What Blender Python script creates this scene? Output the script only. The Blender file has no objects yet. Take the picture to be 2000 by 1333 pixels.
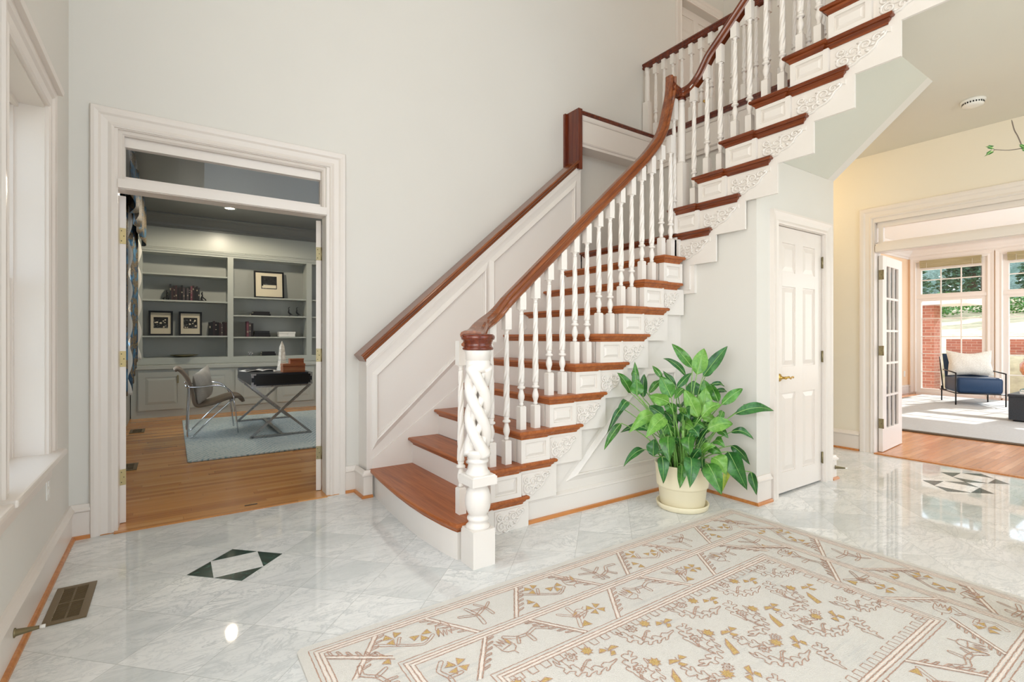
import bpy, math, random
from math import sin, cos, pi, radians, sqrt, atan2
from mathutils import Vector, Matrix
random.seed(7)
S = bpy.context.scene
COL = S.collection

# ------------------------------------------------------------------ camera
cd = bpy.data.cameras.new('camera'); cam = bpy.data.objects.new('camera', cd); COL.objects.link(cam)
cam.location = (0, 0, 1.1876); cam.rotation_euler = (radians(90), 0, radians(-34.207))
cd.sensor_width = 36; cd.lens = 977.18/2000*36; cd.shift_y = (659.2-666.5)/2000
cd.clip_start = .05; cd.clip_end = 300
S.camera = cam
# ------------------------------------------------------------------ view, world, light
S.view_settings.view_transform = 'Standard'; S.view_settings.look = 'None'
S.view_settings.gamma = 1; S.view_settings.use_curve_mapping = False
S.view_settings.exposure = 0.13
S.cycles.use_denoising = True
S.cycles.max_bounces = 10; S.cycles.diffuse_bounces = 6; S.cycles.glossy_bounces = 4
S.cycles.transparent_max_bounces = 16; S.cycles.sample_clamp_indirect = 4.0
W = bpy.data.worlds.new('sky'); S.world = W; W.use_nodes = True
wn = W.node_tree.nodes; wn['Background'].inputs[0].default_value = (.72, .86, 1, 1); wn['Background'].inputs[1].default_value = 2.6

def light(name, kind, loc, rot=(0, 0, 0), energy=100, color=(1, 1, 1), size=1, size_y=None, **kw):
    l = bpy.data.lights.new(name, kind); l.energy = energy; l.color = color
    if kind == 'AREA':
        l.size = size
        if size_y: l.shape = 'RECTANGLE'; l.size_y = size_y
    elif kind in ('POINT', 'SPOT'): l.shadow_soft_size = size
    for k, v in kw.items(): setattr(l, k, v)
    o = bpy.data.objects.new(name, l); COL.objects.link(o); o.location = loc; o.rotation_euler = [radians(a) for a in rot]
    return o
# sun: comes through the garden room windows, from +x, high
sun = light('sun', 'SUN', (20, 0, 10), energy=7, color=(1, .975, .93), angle=radians(.6))
sd = Vector((-1, .12, -.62)).normalized()        # travel direction
sun.rotation_euler = sd.to_track_quat('-Z', 'Y').to_euler()
DAY = (1, .988, .965)
# daylight through the windows of the two storey hall (front wall, both storeys, and left wall below)
light('daylight_front_door', 'AREA', (2.2, -2.95, 1.5), (90, 0, 0), 14, DAY, 3.2, 2.4)
light('daylight_upper_front', 'AREA', (1.6, -2.95, 4.3), (90, 0, 0), 9, DAY, 3.0, 1.8)
light('daylight_left_rear', 'AREA', (-.45, .3, 1.5), (90, 0, -90), 56, DAY, 2.4, 1.7)
light('upper_left_fill', 'AREA', (-.45, .6, 4.3), (90, 0, -90), 22, DAY, 2.6, 1.6)  # added fill lamp; the left wall has no upper window
light('chandelier_glow', 'POINT', (1.3, .6, 4.4), energy=20, color=(1, .84, .66), size=.2)
light('ceiling_lamp_hall', 'POINT', (5.2, 3.0, 2.7), energy=13, color=(1, .74, .42), size=.15)
light('ceiling_lamp_front_hall', 'POINT', (4.9, -.9, 2.7), energy=6, color=(1, .85, .62), size=.2)
light('entry_fill', 'POINT', (3.6, -1.7, 2.7), energy=26, color=(1, .93, .84), size=.2)  # added fill to lift the left wall, no real fitting here
light('upstairs_lamp', 'POINT', (5.3, 2.0, 5.2), energy=10, color=(1, .95, .88), size=.25)
light('study_downlight', 'SPOT', (.70, 8.1, 3.0), (0, 0, 0), 75, (1, .88, .68), .06, spot_size=radians(172), spot_blend=.3)
light('study_downlight', 'SPOT', (2.4, 6.4, 3.0), (0, 0, 0), 50, (1, .9, .76), .06, spot_size=radians(140), spot_blend=.6)
light('study_daylight', 'AREA', (-.80, 7.3, 1.6), (90, 0, -90), 34, (.96, .98, 1), 1.7, 1.5)
light('study_right_area', 'AREA', (3.8, 6.6, 1.6), (90, 0, 90), 30, (.96, .98, 1), 2.0, 1.7)  # area lamp in front of the solid right wall
light('garden_side_daylight', 'AREA', (9.5, -1.2, 1.5), (90, 0, 0), 90, (.98, .98, 1), 4, 2.2)

# ------------------------------------------------------------------ materials
def lin(c):
    if isinstance(c, str): c = [int(c[i:i+2], 16) for i in (1, 3, 5)]
    c = [x/255 for x in c]
    return tuple((x/12.92 if x <= .04045 else ((x+.055)/1.055)**2.4) for x in c)+(1,)
class NT:
    def __init__(s, name):
        s.m = bpy.data.materials.new(name); s.m.use_nodes = True; s.t = s.m.node_tree; s.n = s.t.nodes
        s.b = s.n['Principled BSDF']; s.out = s.n['Material Output']
    def N(s, typ, **kw):
        n = s.n.new(typ)
        for k, v in kw.items():
            if k in ('ins',):
                for a, b in v.items(): s.put(n, a, b)
            else: setattr(n, k, v)
        return n
    def put(s, n, a, b):
        i = n.inputs[a]
        if hasattr(b, 'is_output') or isinstance(b, bpy.types.NodeSocket): s.t.links.new(b, i)
        else: i.default_value = b
    def math(s, op, a, b=0, c=0):
        n = s.n.new('ShaderNodeMath'); n.operation = op; s.put(n, 0, a); s.put(n, 1, b); s.put(n, 2, c); return n.outputs[0]
    def vmath(s, op, a, b=(0, 0, 0)):
        n = s.n.new('ShaderNodeVectorMath'); n.operation = op; s.put(n, 0, a); s.put(n, 1, b)
        return n.outputs['Value'] if op == 'DOT_PRODUCT' else n.outputs[0]
    def pos(s): return s.n.new('ShaderNodeNewGeometry').outputs['Position']
    def obj(s): return s.n.new('ShaderNodeTexCoord').outputs['Object']
    def map(s, v, scale=(1, 1, 1), rot=(0, 0, 0), loc=(0, 0, 0)):
        n = s.n.new('ShaderNodeMapping'); s.put(n, 0, v); n.inputs[1].default_value = loc; n.inputs[2].default_value = rot; n.inputs[3].default_value = scale; return n.outputs[0]
    def noise(s, v, scale=5, detail=4, rough=.5, dist=0):
        n = s.n.new('ShaderNodeTexNoise'); s.put(n, 'Vector', v); n.inputs['Scale'].default_value = scale; n.inputs['Detail'].default_value = detail
        n.inputs['Roughness'].default_value = rough; n.inputs['Distortion'].default_value = dist; return n.outputs[0]
    def ramp(s, f, stops, interp='LINEAR'):
        n = s.n.new('ShaderNodeValToRGB'); s.put(n, 0, f); n.color_ramp.interpolation = interp
        e = n.color_ramp.elements
        while len(e) > 1: e.remove(e[-1])
        e[0].position, e[0].color = stops[0][0], stops[0][1]
        for p, c in stops[1:]:
            x = e.new(p); x.color = c
        return n.outputs[0]
    def mix(s, f, a, b, blend='MIX'):
        n = s.n.new('ShaderNodeMix'); n.data_type = 'RGBA'; n.blend_type = blend; s.put(n, 0, f); s.put(n, 6, a); s.put(n, 7, b); return n.outputs[2]
    def bump(s, h, strength=.2, dist=.01):
        n = s.n.new('ShaderNodeBump'); s.put(n, 'Height', h); n.inputs['Strength'].default_value = strength; n.inputs['Distance'].default_value = dist
        s.put(s.b, 'Normal', n.outputs[0])
    def set(s, **kw):
        for k, v in kw.items(): s.put(s.b, k.replace('_', ' '), v)
        return s.m
def paint(name, col, rough=.5, bumpy=.02, spec=.4):
    t = NT(name); p = t.pos(); n = t.noise(p, 1.7, 2)
    c = lin(col); d = tuple(x*.955 for x in c[:3])+(1,)
    t.bump(t.noise(p, 260, 2), bumpy, .002)
    return t.set(Base_Color=t.mix(n, c, d), Roughness=rough, Specular_IOR_Level=spec)
def metal(name, col, rough=.25, met=1.0):
    t = NT(name); n = t.noise(t.pos(), 40, 2)
    return t.set(Base_Color=lin(col), Metallic=met, Roughness=t.math('MULTIPLY_ADD', n, .12, rough-.05))
def fabric(name, col, col2=None, scale=300, rough=.9, bumpy=.4):
    t = NT(name); n = t.noise(t.pos(), scale, 3)
    t.bump(n, bumpy, .004)
    return t.set(Base_Color=t.mix(n, lin(col), lin(col2 or col)), Roughness=rough, Specular_IOR_Level=.2)
def wood(name, c1, c2, c3, axis=0, rough=.28, scale=1.0, coat=.3, spec=.5, rot=(0, 0, 0)):
    t = NT(name); sc = [22*scale]*3; sc[axis] = 1.2*scale; p0 = t.map(t.pos(), (1, 1, 1), rot)
    v = t.map(p0, tuple(sc)); n = t.noise(v, 1.6, 5, .6, .8); m = t.noise(t.map(p0, tuple(x*4 for x in sc)), 1.5, 3)
    f = t.math('ADD', t.math('MULTIPLY', n, .8), t.math('MULTIPLY', m, .2))
    t.bump(m, .04, .001)
    return t.set(Base_Color=t.ramp(f, [(.3, lin(c1)), (.5, lin(c2)), (.7, lin(c3))]), Roughness=rough, Coat_Weight=coat, Coat_Roughness=.12, Specular_IOR_Level=spec)
def planks(name, c1, c2, c3, width=.057, length=1.3, rough=.25):
    t = NT(name); p = t.pos(); sp = t.n.new('ShaderNodeSeparateXYZ'); t.put(sp, 0, p); x, y = sp.outputs[0], sp.outputs[1]
    ry = t.math('DIVIDE', y, width); row = t.math('FLOOR', ry)
    w1 = t.N('ShaderNodeTexWhiteNoise', noise_dimensions='1D'); t.put(w1, 'W', row)
    rx = t.math('ADD', t.math('DIVIDE', x, length), t.math('MULTIPLY', w1.outputs[0], 7)); cx = t.math('FLOOR', rx)
    cb = t.n.new('ShaderNodeCombineXYZ'); t.put(cb, 0, cx); t.put(cb, 1, row)
    w2 = t.N('ShaderNodeTexWhiteNoise', noise_dimensions='3D'); t.put(w2, 'Vector', cb.outputs[0])
    off = t.vmath('MULTIPLY', w2.outputs['Color'], (5, 5, 5))
    g = t.noise(t.vmath('ADD', t.map(p, (1.1, 26, 1)), off), 1.5, 5, .6, .7)
    f = t.math('ADD', t.math('MULTIPLY', g, .55), t.math('MULTIPLY', w2.outputs[0], .42))
    col = t.ramp(f, [(.2, lin(c1)), (.5, lin(c2)), (.85, lin(c3))])
    gap = t.math('LESS_THAN', t.math('FRACT', ry), .03)
    gp2 = t.math('LESS_THAN', t.math('FRACT', rx), .002)
    col = t.mix(t.math('MULTIPLY', t.math('MAXIMUM', gap, gp2), .55), col, lin('#5a3a1c'))
    t.bump(t.math('MULTIPLY', g, .1), .1, .002)
    return t.set(Base_Color=col, Roughness=rough, Coat_Weight=.25, Coat_Roughness=.15)
def marble(name):
    t = NT(name); p = t.pos(); sp = t.n.new('ShaderNodeSeparateXYZ'); t.put(sp, 0, p); x, y = sp.outputs[0], sp.outputs[1]
    M = .446
    u = t.math('DIVIDE', t.math('SUBTRACT', t.math('ADD', x, y), 3.033), M)
    v = t.math('DIVIDE', t.math('SUBTRACT', t.math('SUBTRACT', y, x), 2.92), M)
    cb = t.n.new('ShaderNodeCombineXYZ'); t.put(cb, 0, t.math('FLOOR', u)); t.put(cb, 1, t.math('FLOOR', v))
    w = t.N('ShaderNodeTexWhiteNoise', noise_dimensions='3D'); t.put(w, 'Vector', cb.outputs[0])
    off = t.vmath('MULTIPLY', w.outputs['Color'], (40, 40, 40))
    q = t.vmath('ADD', t.map(p, (1.2, 3.2, 1), (0, 0, radians(20))), off)
    n1 = t.noise(q, 2.2, 9, .66, 1.1); n2 = t.noise(q, 6.5, 9, .68, .9); n3 = t.noise(q, .8, 3, .5, .4)
    def vein(n, wd):
        a = t.math('ABSOLUTE', t.math('SUBTRACT', n, .5)); return t.math('SUBTRACT', 1, t.math('MINIMUM', t.math('DIVIDE', a, wd), 1))
    vv = t.math('MAXIMUM', t.math('MULTIPLY', vein(n1, .03), .55), t.math('MULTIPLY', vein(n2, .035), .32))
    vv = t.math('MULTIPLY', vv, t.math('MULTIPLY_ADD', n3, 1.7, -.25))
    cloud = t.ramp(n3, [(.32, lin('#cbcfcf')), (.52, lin('#e4e5e4')), (.72, lin('#f1f1ef'))])
    tint = t.mix(t.math('MULTIPLY', w.outputs[0], .22), cloud, lin('#cccdc8'))
    col = t.mix(vv, tint, lin('#8e979b'))
    fu = t.math('ABSOLUTE', t.math('SUBTRACT', t.math('FRACT', u), .5)); fv = t.math('ABSOLUTE', t.math('SUBTRACT', t.math('FRACT', v), .5))
    gr = t.math('GREATER_THAN', t.math('MAXIMUM', fu, fv), .4962)
    col = t.mix(t.math('MULTIPLY', gr, .55), col, lin('#9a9c98'))
    return t.set(Base_Color=col, Roughness=.03, Specular_IOR_Level=.5)
def glass(name, refl=.5, tint=(1, 1, 1, 1)):
    t = NT(name); tr = t.N('ShaderNodeBsdfTransparent'); tr.inputs[0].default_value = tint
    gl = t.N('ShaderNodeBsdfGlossy'); gl.inputs['Roughness'].default_value = .01
    fr = t.N('ShaderNodeFresnel'); fr.inputs[0].default_value = 1.5
    mx = t.N('ShaderNodeMixShader'); t.put(mx, 0, t.math('MULTIPLY', fr.outputs[0], refl)); t.put(mx, 1, tr.outputs[0]); t.put(mx, 2, gl.outputs[0])
    t.put(t.out, 0, mx.outputs[0]); return t.m
def emis(name, col, k):
    t = NT(name); return t.set(Base_Color=lin(col), Emission_Color=lin(col), Emission_Strength=k)
def brick(name, c1, c2, mort, sx=1.0):
    t = NT(name); p = t.pos(); sp = t.n.new('ShaderNodeSeparateXYZ'); t.put(sp, 0, p)
    cb = t.n.new('ShaderNodeCombineXYZ'); t.put(cb, 0, t.math('ADD', sp.outputs[0], sp.outputs[1])); t.put(cb, 1, sp.outputs[2])
    b = t.N('ShaderNodeTexBrick'); t.put(b, 'Vector', cb.outputs[0]); b.inputs['Color1'].default_value = lin(c1); b.inputs['Color2'].default_value = lin(c2)
    b.inputs['Mortar'].default_value = lin(mort); b.inputs['Scale'].default_value = 1; b.inputs['Brick Width'].default_value = .2*sx; b.inputs['Row Height'].default_value = .068; b.inputs['Mortar Size'].default_value = .0045
    return t.set(Base_Color=b.outputs[0], Roughness=.9)

M = {}
M['wall'] = paint('wall_paint', '#e0ddd6', .55); M['ceil'] = paint('ceiling_paint', '#dcd8cc', .7)
M['soffit'] = paint('soffit_light_tint', '#d4d5ca', .6)  # tint carries the greenish grey that the lighting gives the underside
M['trim'] = paint('trim_enamel', '#e7dfd7', .28, .0, .5)
M['white'] = paint('stair_enamel', '#e8e2db', .3, .0, .5)
M['study'] = paint('grey_green_paint', '#a2a5a0', .4); M['studytrim'] = paint('grey_green_enamel', '#b2b6af', .3, .0)
M['studyceil'] = paint('shaded_ceiling_grey', '#787a77', .3, .0)  # grey darkened to stand in for the low light on the ceiling
M['gceil'] = paint('garden_ceiling_paint', '#f6f5f2', .7); M['peach'] = paint('peach_paint', '#efd0ae', .6); M['hallwall'] = paint('cream_paint', '#e9e2d2', .55)
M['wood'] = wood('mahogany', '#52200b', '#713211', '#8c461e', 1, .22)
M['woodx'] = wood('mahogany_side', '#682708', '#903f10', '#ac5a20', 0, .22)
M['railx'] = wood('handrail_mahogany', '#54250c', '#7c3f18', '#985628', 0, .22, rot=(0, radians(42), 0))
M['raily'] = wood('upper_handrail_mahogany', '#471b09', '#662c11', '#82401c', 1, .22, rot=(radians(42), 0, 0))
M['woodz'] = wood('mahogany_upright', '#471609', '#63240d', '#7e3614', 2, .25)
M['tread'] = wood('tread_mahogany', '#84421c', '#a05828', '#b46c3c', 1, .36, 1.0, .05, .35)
M['shoe'] = wood('oak_shoe_moulding', '#a9642a', '#c27c3e', '#cf8f54', 0, .35)
M['oak'] = planks('oak_floor', '#a9692c', '#c98a45', '#dba866')
M['oak2'] = planks('oak_floor_warm', '#b0703c', '#c98752', '#dca577')
M['marble'] = marble('carrara_marble')
tg = NT('green_marble'); n = tg.noise(tg.pos(), 14, 8, .7, 1.5)
M['gmarble'] = tg.set(Base_Color=tg.ramp(n, [(.45, lin('#142a26')), (.58, lin('#24443c')), (.66, lin('#3f6156'))]), Roughness=.10, Specular_IOR_Level=.2)
M['glass'] = glass('window_glass', .45); M['glassdoor'] = glass('door_glass', 1.0)
M['brass'] = metal('brass', '#c8a65c', .28); M['brassold'] = metal('aged_brass', '#948a6c', .4)
M['chrome'] = metal('chrome', '#c9ccd0', .12); M['steel'] = metal('brushed_steel', '#a3a4a4', .28)
M['bronze'] = paint('brown_metal', '#6e5c40', .4, .0); M['black'] = paint('black_lacquer', '#16171a', .35, .0)
M['slot'] = paint('dark_slot', '#14130f', .6, .0)
M['plastic'] = paint('white_plastic', '#eceae4', .35, .0)
M['hingebrass'] = metal('hinge_brass', '#a8966c', .45)
M['lamp'] = emis('lit_diffuser', '#fff0d2', 14)

# ------------------------------------------------------------------ mesh helpers
class MB:
    def __init__(s): s.v = []; s.f = []; s.mi = []; s.sm = []
    def add(s, vs, fs, m=0, smooth=False):
        k = len(s.v); s.v += [tuple(v) for v in vs]
        for f in fs: s.f.append([k+i for i in f]); s.mi.append(m); s.sm.append(smooth)
        return s
    def box(s, x0, x1, y0, y1, z0, z1, m=0):
        e = (len(s.f)//6 % 9)*7e-5; x0 -= e; y0 -= e; z0 -= e; x1 += e; y1 += e; z1 += e
        vs = [(x, y, z) for x in (x0, x1) for y in (y0, y1) for z in (z0, z1)]
        return s.add(vs, [(0, 1, 3, 2), (4, 6, 7, 5), (0, 4, 5, 1), (2, 3, 7, 6), (0, 2, 6, 4), (1, 5, 7, 3)], m)
    def prism(s, pts, ax, a0, a1, m=0):
        def P(p, a): return {'x': (a, p[0], p[1]), 'y': (p[0], a, p[1]), 'z': (p[0], p[1], a)}[ax]
        n = len(pts); vs = [P(p, a0) for p in pts]+[P(p, a1) for p in pts]
        return s.add(vs, [tuple(range(n))[::-1], tuple(range(n, 2*n))]+[(i, (i+1) % n, n+(i+1) % n, n+i) for i in range(n)], m)
    def frustum(s, ax, r0, r1, a0, a1, m=0):          # rect r0 at a0 to rect r1 at a1, r=(u0,u1,w0,w1)
        def P(u, w, a): return {'x': (a, u, w), 'y': (u, a, w), 'z': (u, w, a)}[ax]
        vs = []
        for r, a in ((r0, a0), (r1, a1)): vs += [P(r[0], r[2], a), P(r[1], r[2], a), P(r[1], r[3], a), P(r[0], r[3], a)]
        return s.add(vs, [(3, 2, 1, 0), (4, 5, 6, 7)]+[(i, (i+1) % 4, 4+(i+1) % 4, 4+i) for i in range(4)], m)
    def lathe(s, prof, c=(0, 0, 0), n=24, m=0, smooth=True, rf=None):
        vs = []; k = len(prof)
        for r, z in prof:
            for j in range(n):
                a = 2*pi*j/n; rr = r*(rf(a, z) if rf else 1); vs.append((c[0]+rr*cos(a), c[1]+rr*sin(a), c[2]+z))
        fs = [(i*n+j, i*n+(j+1) % n, (i+1)*n+(j+1) % n, (i+1)*n+j) for i in range(k-1) for j in range(n)]
        s.add(vs, fs, m, smooth)
        b = len(s.v)-len(vs)
        s.f.append([b+j for j in range(n)][::-1]); s.mi.append(m); s.sm.append(False)
        s.f.append([b+(k-1)*n+j for j in range(n)]); s.mi.append(m); s.sm.append(False)
        return s
    def tube(s, path, r, n=8, m=0, closed=False, flat=None, smooth=True):
        P = [Vector(p) for p in path]; N = len(P); vs = []; up = None
        for i, p in enumerate(P):
            if closed: t = P[(i+1) % N]-P[i-1]
            else: t = P[min(i+1, N-1)]-P[max(i-1, 0)]
            t.normalize()
            if up is None: up = Vector((0, 0, 1)) if abs(t.z) < .9 else Vector((1, 0, 0))
            u = (up-t*up.dot(t)).normalized(); w = t.cross(u); up = u
            rr = r[i] if isinstance(r, (list, tuple)) else r
            for j in range(n):
                a = 2*pi*j/n; vs.append(p+(u*cos(a)*(flat or 1)+w*sin(a))*rr)
        fs = [(i*n+j, i*n+(j+1) % n, ((i+1) % N)*n+(j+1) % n, ((i+1) % N)*n+j) for i in range(N if closed else N-1) for j in range(n)]
        if not closed: fs += [tuple(range(n))[::-1], tuple((N-1)*n+j for j in range(n))]
        return s.add(vs, fs, m, smooth)
    def sweep(s, prof, path, up, m=0, closed=False, smooth=False):  # prof (a,b): a along t x up, b along up
        P = [Vector(p) for p in path]; up = Vector(up).normalized(); N = len(P); k = len(prof); vs = []
        for i, p in enumerate(P):
            d0 = (P[i]-P[i-1]) if (closed or i) else None; d1 = (P[(i+1) % N]-P[i]) if (closed or i < N-1) else None
            d0 = (d0 or d1).normalized(); d1 = (d1 or d0).normalized()
            s0 = d0.cross(up).normalized(); s1 = d1.cross(up).normalized()
            b = (s0+s1).normalized(); sc = 1/max(.25, b.dot(s0))
            for a, c in prof: vs.append(p+b*(a*sc)+up*c)
        fs = [(i*k+j, i*k+(j+1) % k, ((i+1) % N)*k+(j+1) % k, ((i+1) % N)*k+j) for i in range(N if closed else N-1) for j in range(k)]
        if not closed: fs += [tuple(range(k))[::-1], tuple((N-1)*k+j for j in range(k))]
        return s.add(vs, fs, m, smooth)
    def loft(s, path, prof, frames, m=0, smooth=True): # explicit side/up vectors per point
        vs = []; k = len(prof); N = len(path)
        for p, (sd_, up_) in zip(path, frames):
            for a, c in prof: vs.append(Vector(p)+Vector(sd_)*a+Vector(up_)*c)
        fs = [(i*k+j, i*k+(j+1) % k, (i+1)*k+(j+1) % k, (i+1)*k+j) for i in range(N-1) for j in range(k)]
        fs += [tuple(range(k))[::-1], tuple((N-1)*k+j for j in range(k))]
        return s.add(vs, fs, m, smooth)
    def grid(s, fn, nu, nv, m=0, smooth=True):
        vs = [fn(i/(nu-1), j/(nv-1)) for i in range(nu) for j in range(nv)]
        return s.add(vs, [(i*nv+j, i*nv+j+1, (i+1)*nv+j+1, (i+1)*nv+j) for i in range(nu-1) for j in range(nv-1)], m, smooth)
    def xf(s, mat, start=0):
        for i in range(start, len(s.v)): s.v[i] = tuple(mat @ Vector(s.v[i]))
        return s
    def build(s, name, mats, parent=None, bevel=0, loc=None, rz=0, recalc=True, solid=0, sub=0):
        me = bpy.data.meshes.new(name); me.from_pydata(s.v, [], s.f)
        for m_ in (mats if isinstance(mats, (list, tuple)) else [mats]): me.materials.append(M[m_] if isinstance(m_, str) else m_)
        me.polygons.foreach_set('material_index', s.mi); me.polygons.foreach_set('use_smooth', s.sm); me.update()
        if recalc:
            import bmesh
            b = bmesh.new(); b.from_mesh(me); bmesh.ops.recalc_face_normals(b, faces=b.faces); b.to_mesh(me); b.free()
        o = bpy.data.objects.new(name, me); COL.objects.link(o)
        if parent: o.parent = parent
        if loc: o.location = loc
        if rz: o.rotation_euler.z = rz
        if solid: d = o.modifiers.new('solid', 'SOLIDIFY'); d.thickness = solid; d.offset = 0
        if sub: d = o.modifiers.new('sub', 'SUBSURF'); d.levels = d.render_levels = sub
        if bevel: d = o.modifiers.new('bevel', 'BEVEL'); d.width = bevel; d.segments = 2; d.limit_method = 'ANGLE'; d.angle_limit = radians(40)
        return o
def tag(o, label=None, cat=None, group=None, kind=None):
    if label: o['label'] = label
    if cat: o['category'] = cat
    if group: o['group'] = group
    if kind: o['kind'] = kind
    return o
def thing(name, label, cat, loc=(0, 0, 0), rz=0, group=None, kind=None):
    o = bpy.data.objects.new(name, None); COL.objects.link(o); o.location = loc; o.rotation_euler.z = rz
    o.empty_display_size = .1
    return tag(o, label, cat, group, kind)
def struct(name, mb, mats, label=None, cat=None, **k):
    return tag(mb.build(name, mats, **k), label, cat, None, 'structure')
def dup(o, loc=None, rz=None, label=None, parent=None):
    c = o.copy(); COL.objects.link(c)
    if parent: c.parent = parent
    if loc is not None: c.location = loc
    if rz is not None: c.rotation_euler.z = rz
    if label: c['label'] = label
    for ch in list(o.children):
        dup(ch, parent=c)
    return c
def plabel(o, l): o['label'] = l; return o

# ------------------------------------------------------------------ the setting
# measured in metres: x along the stair wall, y into the picture, camera over the origin
YA, YN, XW = 3.88, 3.70, -.50        # stair wall, wainscot face, window wall
XH, YC, XR = 3.43, 1.96, 5.95        # cupboard side wall, cupboard front, garden room wall
XS = 4.50                            # stairwell inner wall
XK = 4.60
HC, H2, H3 = 3.06, 3.43, 6.0
CAS = [(0, 0), (0, .014), (-.012, .02), (-.03, .013), (-.062, .017), (-.074, .026), (-.092, .03), (-.108, .03), (-.113, .02), (-.113, 0)]

b = MB().box(XW-.12, 6.1, -3.1, YA+.0, -.06, 0)
struct('floor', b, 'marble', 'polished grey veined white marble tile floor of the entrance hall', 'floor')
b = MB(); b.box(XW, 4.3, YA-.02, 9.72, -.06, .004); b.box(-.29, .955, YA-.04, YA+.13, -.05, .008)
struct('floor', b, 'oak', 'honey oak strip floor of the study', 'floor')
b = MB(); b.box(XR, 13.0, -2.0, 4.2, -.06, .004)
struct('floor', b, 'oak2', 'warm oak floor of the garden room', 'floor')
ytop = 1.96-(3.06-2.497)/.847
b = MB(); b.box(XS, 6.1, -3, YA, HC+.02, H2); b.box(XH, XS, -3, 1.22, HC+.02, H2)
b.box(XS-.0, 6.1, -3, YA, HC, HC+.02, 1); b.box(3.40, XS, -3, ytop+.01, HC, HC+.02, 1)
struct('ceiling', b, ['oak2', 'ceil'], 'cream ceiling of the hall beside the stairs', 'ceiling')
struct('ceiling', MB().box(XW-.2, 6.3, -3.1, YA+.1, H3, H3+.1), 'ceil', 'high white ceiling over the stairwell', 'ceiling')
struct('ceiling', MB().box(XW-.2, 4.3, YA+.12, 9.8, 3.05, 3.15), 'studyceil', 'grey painted ceiling of the study', 'ceiling')
struct('ceiling', MB().box(XR+.1, 13.0, -2.0, 4.2, 3.05, 3.15), 'gceil', 'white ceiling of the garden room', 'ceiling')

# stair wall with study doorway and upstairs doorway
b = MB(); y0, y1 = YA, YA+.12
b.box(XW, -.29, y0, y1, 0, H3); b.box(-.29, .955, y0, y1, 2.49, H3); b.box(.955, 5.13, y0, y1, 0, H3)
b.box(5.13, 5.95, y0, y1, 0, H2); b.box(5.13, 5.95, y0, y1, 5.32, H3); b.box(5.95, 6.1, y0, y1, 0, H3)
struct('wall_back', b, 'wall', 'tall off-white wall behind the staircase', 'wall')
# window wall
b = MB(); x0, x1 = XW-.2, XW
wins = [(2.50, 3.22), (1.45, 2.20), (-.4, .95)]
ys = sorted([-3.1]+[q for w in wins for q in w]+[YA+.12])
for i in range(0, len(ys), 2): b.box(x0, x1, ys[i], ys[i+1], 0, H3)
for w in wins: b.box(x0, x1, w[0], w[1], 0, .61); b.box(x0, x1, w[0], w[1], 2.29, H3)
struct('wall_left', b, 'wall', 'white window wall at the left edge', 'wall')
# wall to the garden room
b = MB(); b.box(XR, XR+.15, 2.17, YA, 0, HC); b.box(XR, XR+.15, .60, 2.17, 2.44, HC); b.box(XR, XR+.15, -3.1, .60, 0, HC)
struct('wall_right', b, 'hallwall', 'cream wall around the garden room doorway', 'wall')
struct('wall_upstairs', MB().box(6.0, 6.15, -3.1, YA, H2, H3), 'wall', 'wall at the far end of the upstairs landing', 'wall')
# wall behind the camera, with the front door and an upper window
b = MB(); b.box(XW-.2, .5, -3.2, -3.05, 0, H3); b.box(.5, 3.9, -3.2, -3.05, 2.75, 3.3); b.box(.0, 3.9, -3.2, -3.05, 5.3, H3)
b.box(3.9, 6.1, -3.2, -3.05, 0, H3)
struct('wall_front', b, 'wall', 'front wall of the hall behind the viewer', 'wall')
# under-stair cupboard block
b = MB(); ang = .847
ZS = 2.497
def sof(y): return ZS+(YC-y)*ang
ytop = YC-(HC-ZS)/ang
b.box(XH, 3.70, YC, YC+.1, 0, ZS); b.box(4.43, XK, YC, YC+.1, 0, ZS); b.box(3.70, 4.43, YC, YC+.1, 2.03, ZS)
b.prism([(YC+.1, 0), (2.72, 0), (2.72, 1.9), (2.3, 1.92), (YC+.1, 2.3)], 'x', XH, XH+.06)
b.box(XS, XK, YC+.1, YA, 0, HC)
b.prism([(YC+.1, ZS), (YC, ZS), (ytop, HC), (YC+.1, HC)], 'x', XS, XK)
struct('wall_closet', b, 'wall', 'white boxed wall of the cupboard under the upper stair flight', 'wall')
b = MB(); b.prism([(YC, ZS+.001), (ytop, HC), (ytop, HC+.09), (YC, ZS+.093)], 'x', 3.403, XK)
struct('ceiling', b, 'soffit', 'sloping plaster underside of the upper stair flight', 'ceiling')

# study shell
b = MB(); b.box(XW-.15, XW, 4.0, 6.3, 0, 3.05); b.box(XW-.15, XW, 8.2, 9.8, 0, 3.05); b.box(XW-.15, XW, 6.3, 8.2, 0, .8); b.box(XW-.15, XW, 6.3, 8.2, 2.4, 3.05)
struct('wall_left', b, 'study', 'grey-green left wall of the study behind the curtain', 'wall')
struct('wall_back', MB().box(XW-.15, 4.3, 9.62, 9.75, 0, 3.05), 'study', 'grey-green back wall of the study', 'wall')
struct('wall_right', MB().box(4.15, 4.3, 4.0, 9.75, 0, 3.05), 'study', 'grey-green right wall of the study', 'wall')
b = MB(); b.box(XW, -.42, YA+.12, YA+.135, 0, 3.05); b.box(1.08, 4.2, YA+.12, YA+.135, 0, 3.05); b.box(-.42, 1.08, YA+.12, YA+.135, 2.55, 3.05)
struct('wall_front', b, 'study', 'grey-green front wall of the study seen only from inside', 'wall')
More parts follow.
